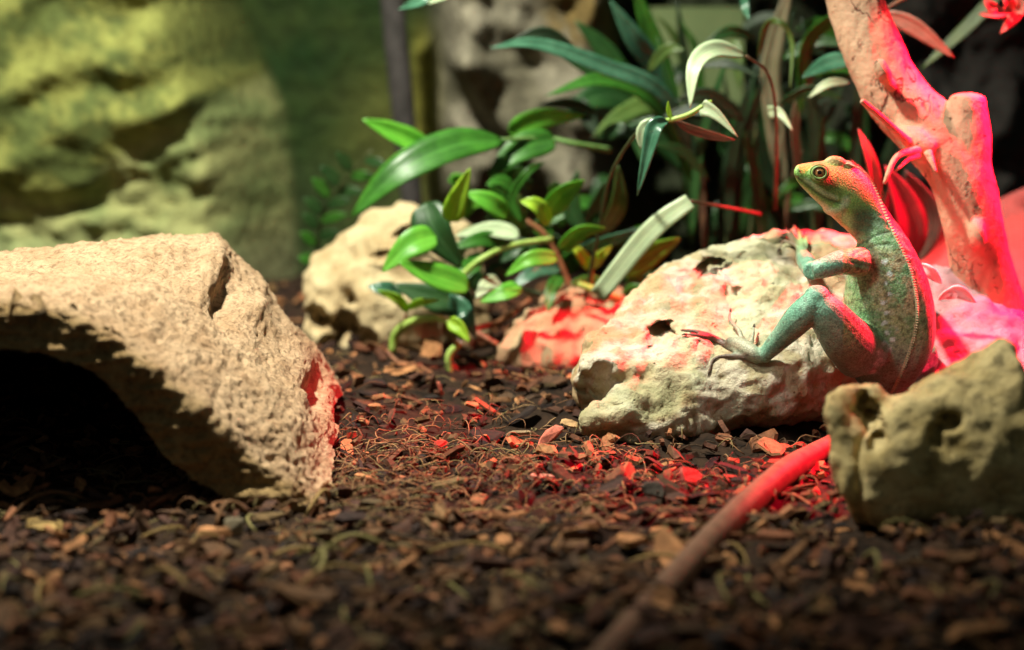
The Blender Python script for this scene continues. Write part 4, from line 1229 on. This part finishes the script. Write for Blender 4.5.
while made < 292 and tries < 6000:
    tries += 1
    px = rn.uniform(-10, 1034); py = 352 + 305 * rn.random()
    g = ground_seen(px, py)
    if g is None or blocked(g): continue
    if any((g - u).length < .011 for u in used): continue
    used.append(g)
    k = rn.randrange(len(protos))
    if k >= len(proto_obs) or made < len(protos):
        k = made if made < len(protos) else k
    if made < len(protos):
        v, f, cc = protos[made]
        o = mesh_obj('bark_chip', v, f, m_chip, None, (0, 0, 0), False, [cc] * len(v)); proto_obs.append(o)
    else:
        o = proto_obs[k].copy(); COL.objects.link(o)
    o.location = g + V((0, 0, rn.uniform(.003, .0055)))
    o.rotation_euler = chip_rot(rn, .5).to_euler()
    s = rn.uniform(.7, 1.15) * (1 + 0.7 * sstep(520, 600, py) * rn.random()); o.scale = (s, s, s)
    for cond, lab, grp in REG:
        if cond(px, py):
            tag(o, lab, 'bark chip', grp); break
    made += 1
# chips and scraps that stand out
def special(name, px, py, L_, W_, col, label, rot, lift=.004, T_=.002, cat='bark chip'):
    v, f = chip_geo(rn, L_, W_, T_)
    g = G(px, py)
    o = mesh_obj(name, v, f, m_chip, None, (0, 0, 0), False, [col] * len(v))
    o.location = g + V((0, 0, lift)); o.rotation_euler = rot
    tag(o, label, cat)
special('bark_chip', 543, 488, .018, .0065, (0.48, 0.27, 0.18), 'pale pinkish bark chip lying flat in front of the holey rock', (.5, .1, .1), .006, .003)
special('bark_chip', 441, 455, .0095, .007, (0.34, 0.05, 0.03), 'small wine-red wedge of bark standing in the fibres', (1.0, .2, .6), .006)
special('leaf_scrap', 550, 452, .020, .008, (0.50, 0.14, 0.09), 'crumpled red leaf scrap standing before the holey rock', (1.1, -.7, .3), .010, .0012, 'leaf')
special('leaf_scrap', 570, 440, .014, .006, (0.50, 0.30, 0.14), 'orange curled leaf tip beside the crumpled red scrap', (.9, .2, -.1), .011, .0012, 'leaf')
special('bark_chip', 520, 442, .020, .005, (0.24, 0.16, 0.09), 'straight tan bark splinter lying in the middle of the mulch', (.3, 0, .05), .006, .002)
special('leaf_scrap', 46, 540, .022, .010, (0.34, 0.22, 0.07), 'yellow-brown leaf scrap lying before the black cave mouth', (.5, .1, .1), .008, .0012, 'leaf')
special('bark_chip', 236, 546, .012, .012, (0.16, 0.13, 0.08), 'grey upright bark flake in front of the cave rim', (1.2, .1, .1), .010, .0015)
special('bark_chip', 690, 490, .016, .011, (0.42, 0.08, 0.06), 'bark chip with red lamp glow in its colour, tilted up before the holey rock', (1.0, .3, .5), .008, .002)  # red lamp light on this chip is part of its colour
special('bark_chip', 655, 505, .015, .011, (0.05, 0.04, 0.03), 'black upright bark chip behind the stick', (1.1, .2, -.2), .009, .002)
special('bark_chip', 440, 402, .013, .005, (0.32, 0.10, 0.06), 'reddish upright bark sliver below the leafy plant', (.2, 1.2, .4), .009, .002)

# ------------------------------------------------------------------ light
def spot(name, loc, target, energy, color, size, angle, blend=0.5):
    l = bpy.data.lights.new(name, 'SPOT'); l.energy = energy; l.color = color; l.shadow_soft_size = size
    l.spot_size = math.radians(angle); l.spot_blend = blend
    o = bpy.data.objects.new(name, l); COL.objects.link(o)
    o.location = loc
    o.rotation_euler = (V(target) - V(loc)).to_track_quat('-Z', 'Y').to_euler()
    return o
spot('daylight_lamp', (-0.28, 1.17, 0.90), (-0.17, 1.42, 0.1), 100, (1.0, 0.97, 0.82), 0.03, 94, 0.8)
spot('heat_lamp', (0.455, 1.315, 0.375), (0.305, 1.29, 0.07), 110, (1.0, 0.003, 0.04), 0.02, 72, 0.6)
spot('lizard_fill', (-0.12, 0.86, 0.52), (0.215, 1.23, 0.095), 17, (1.0, 0.98, 0.90), 0.12, 18, 0.6)  # added soft fill spot that brightens only the lizard
w = bpy.data.worlds.new('dim room'); scene.world = w; w.use_nodes = True
w.node_tree.nodes['Background'].inputs[0].default_value = (0.80, 0.95, 0.85, 1)
w.node_tree.nodes['Background'].inputs[1].default_value = 0.085

# ------------------------------------------------------------------ camera
cd = bpy.data.cameras.new('camera'); cam = bpy.data.objects.new('camera', cd); COL.objects.link(cam)
cd.sensor_width = 36; cd.lens = F / 1024 * 36
cam.location = CAM; cam.rotation_euler = (math.pi / 2 - PITCH, 0, 0)
cd.clip_start = 0.01; cd.clip_end = 20
cd.dof.use_dof = True; cd.dof.focus_distance = 1.205; cd.dof.aperture_fstop = 4.0
scene.camera = cam
vs_ = scene.view_settings
vs_.view_transform = 'Standard'; vs_.look = 'None'; vs_.gamma = 1.0; vs_.use_curve_mapping = False; vs_.exposure = 0.0
scene.cycles.max_bounces = 6
scene.cycles.use_denoising = True
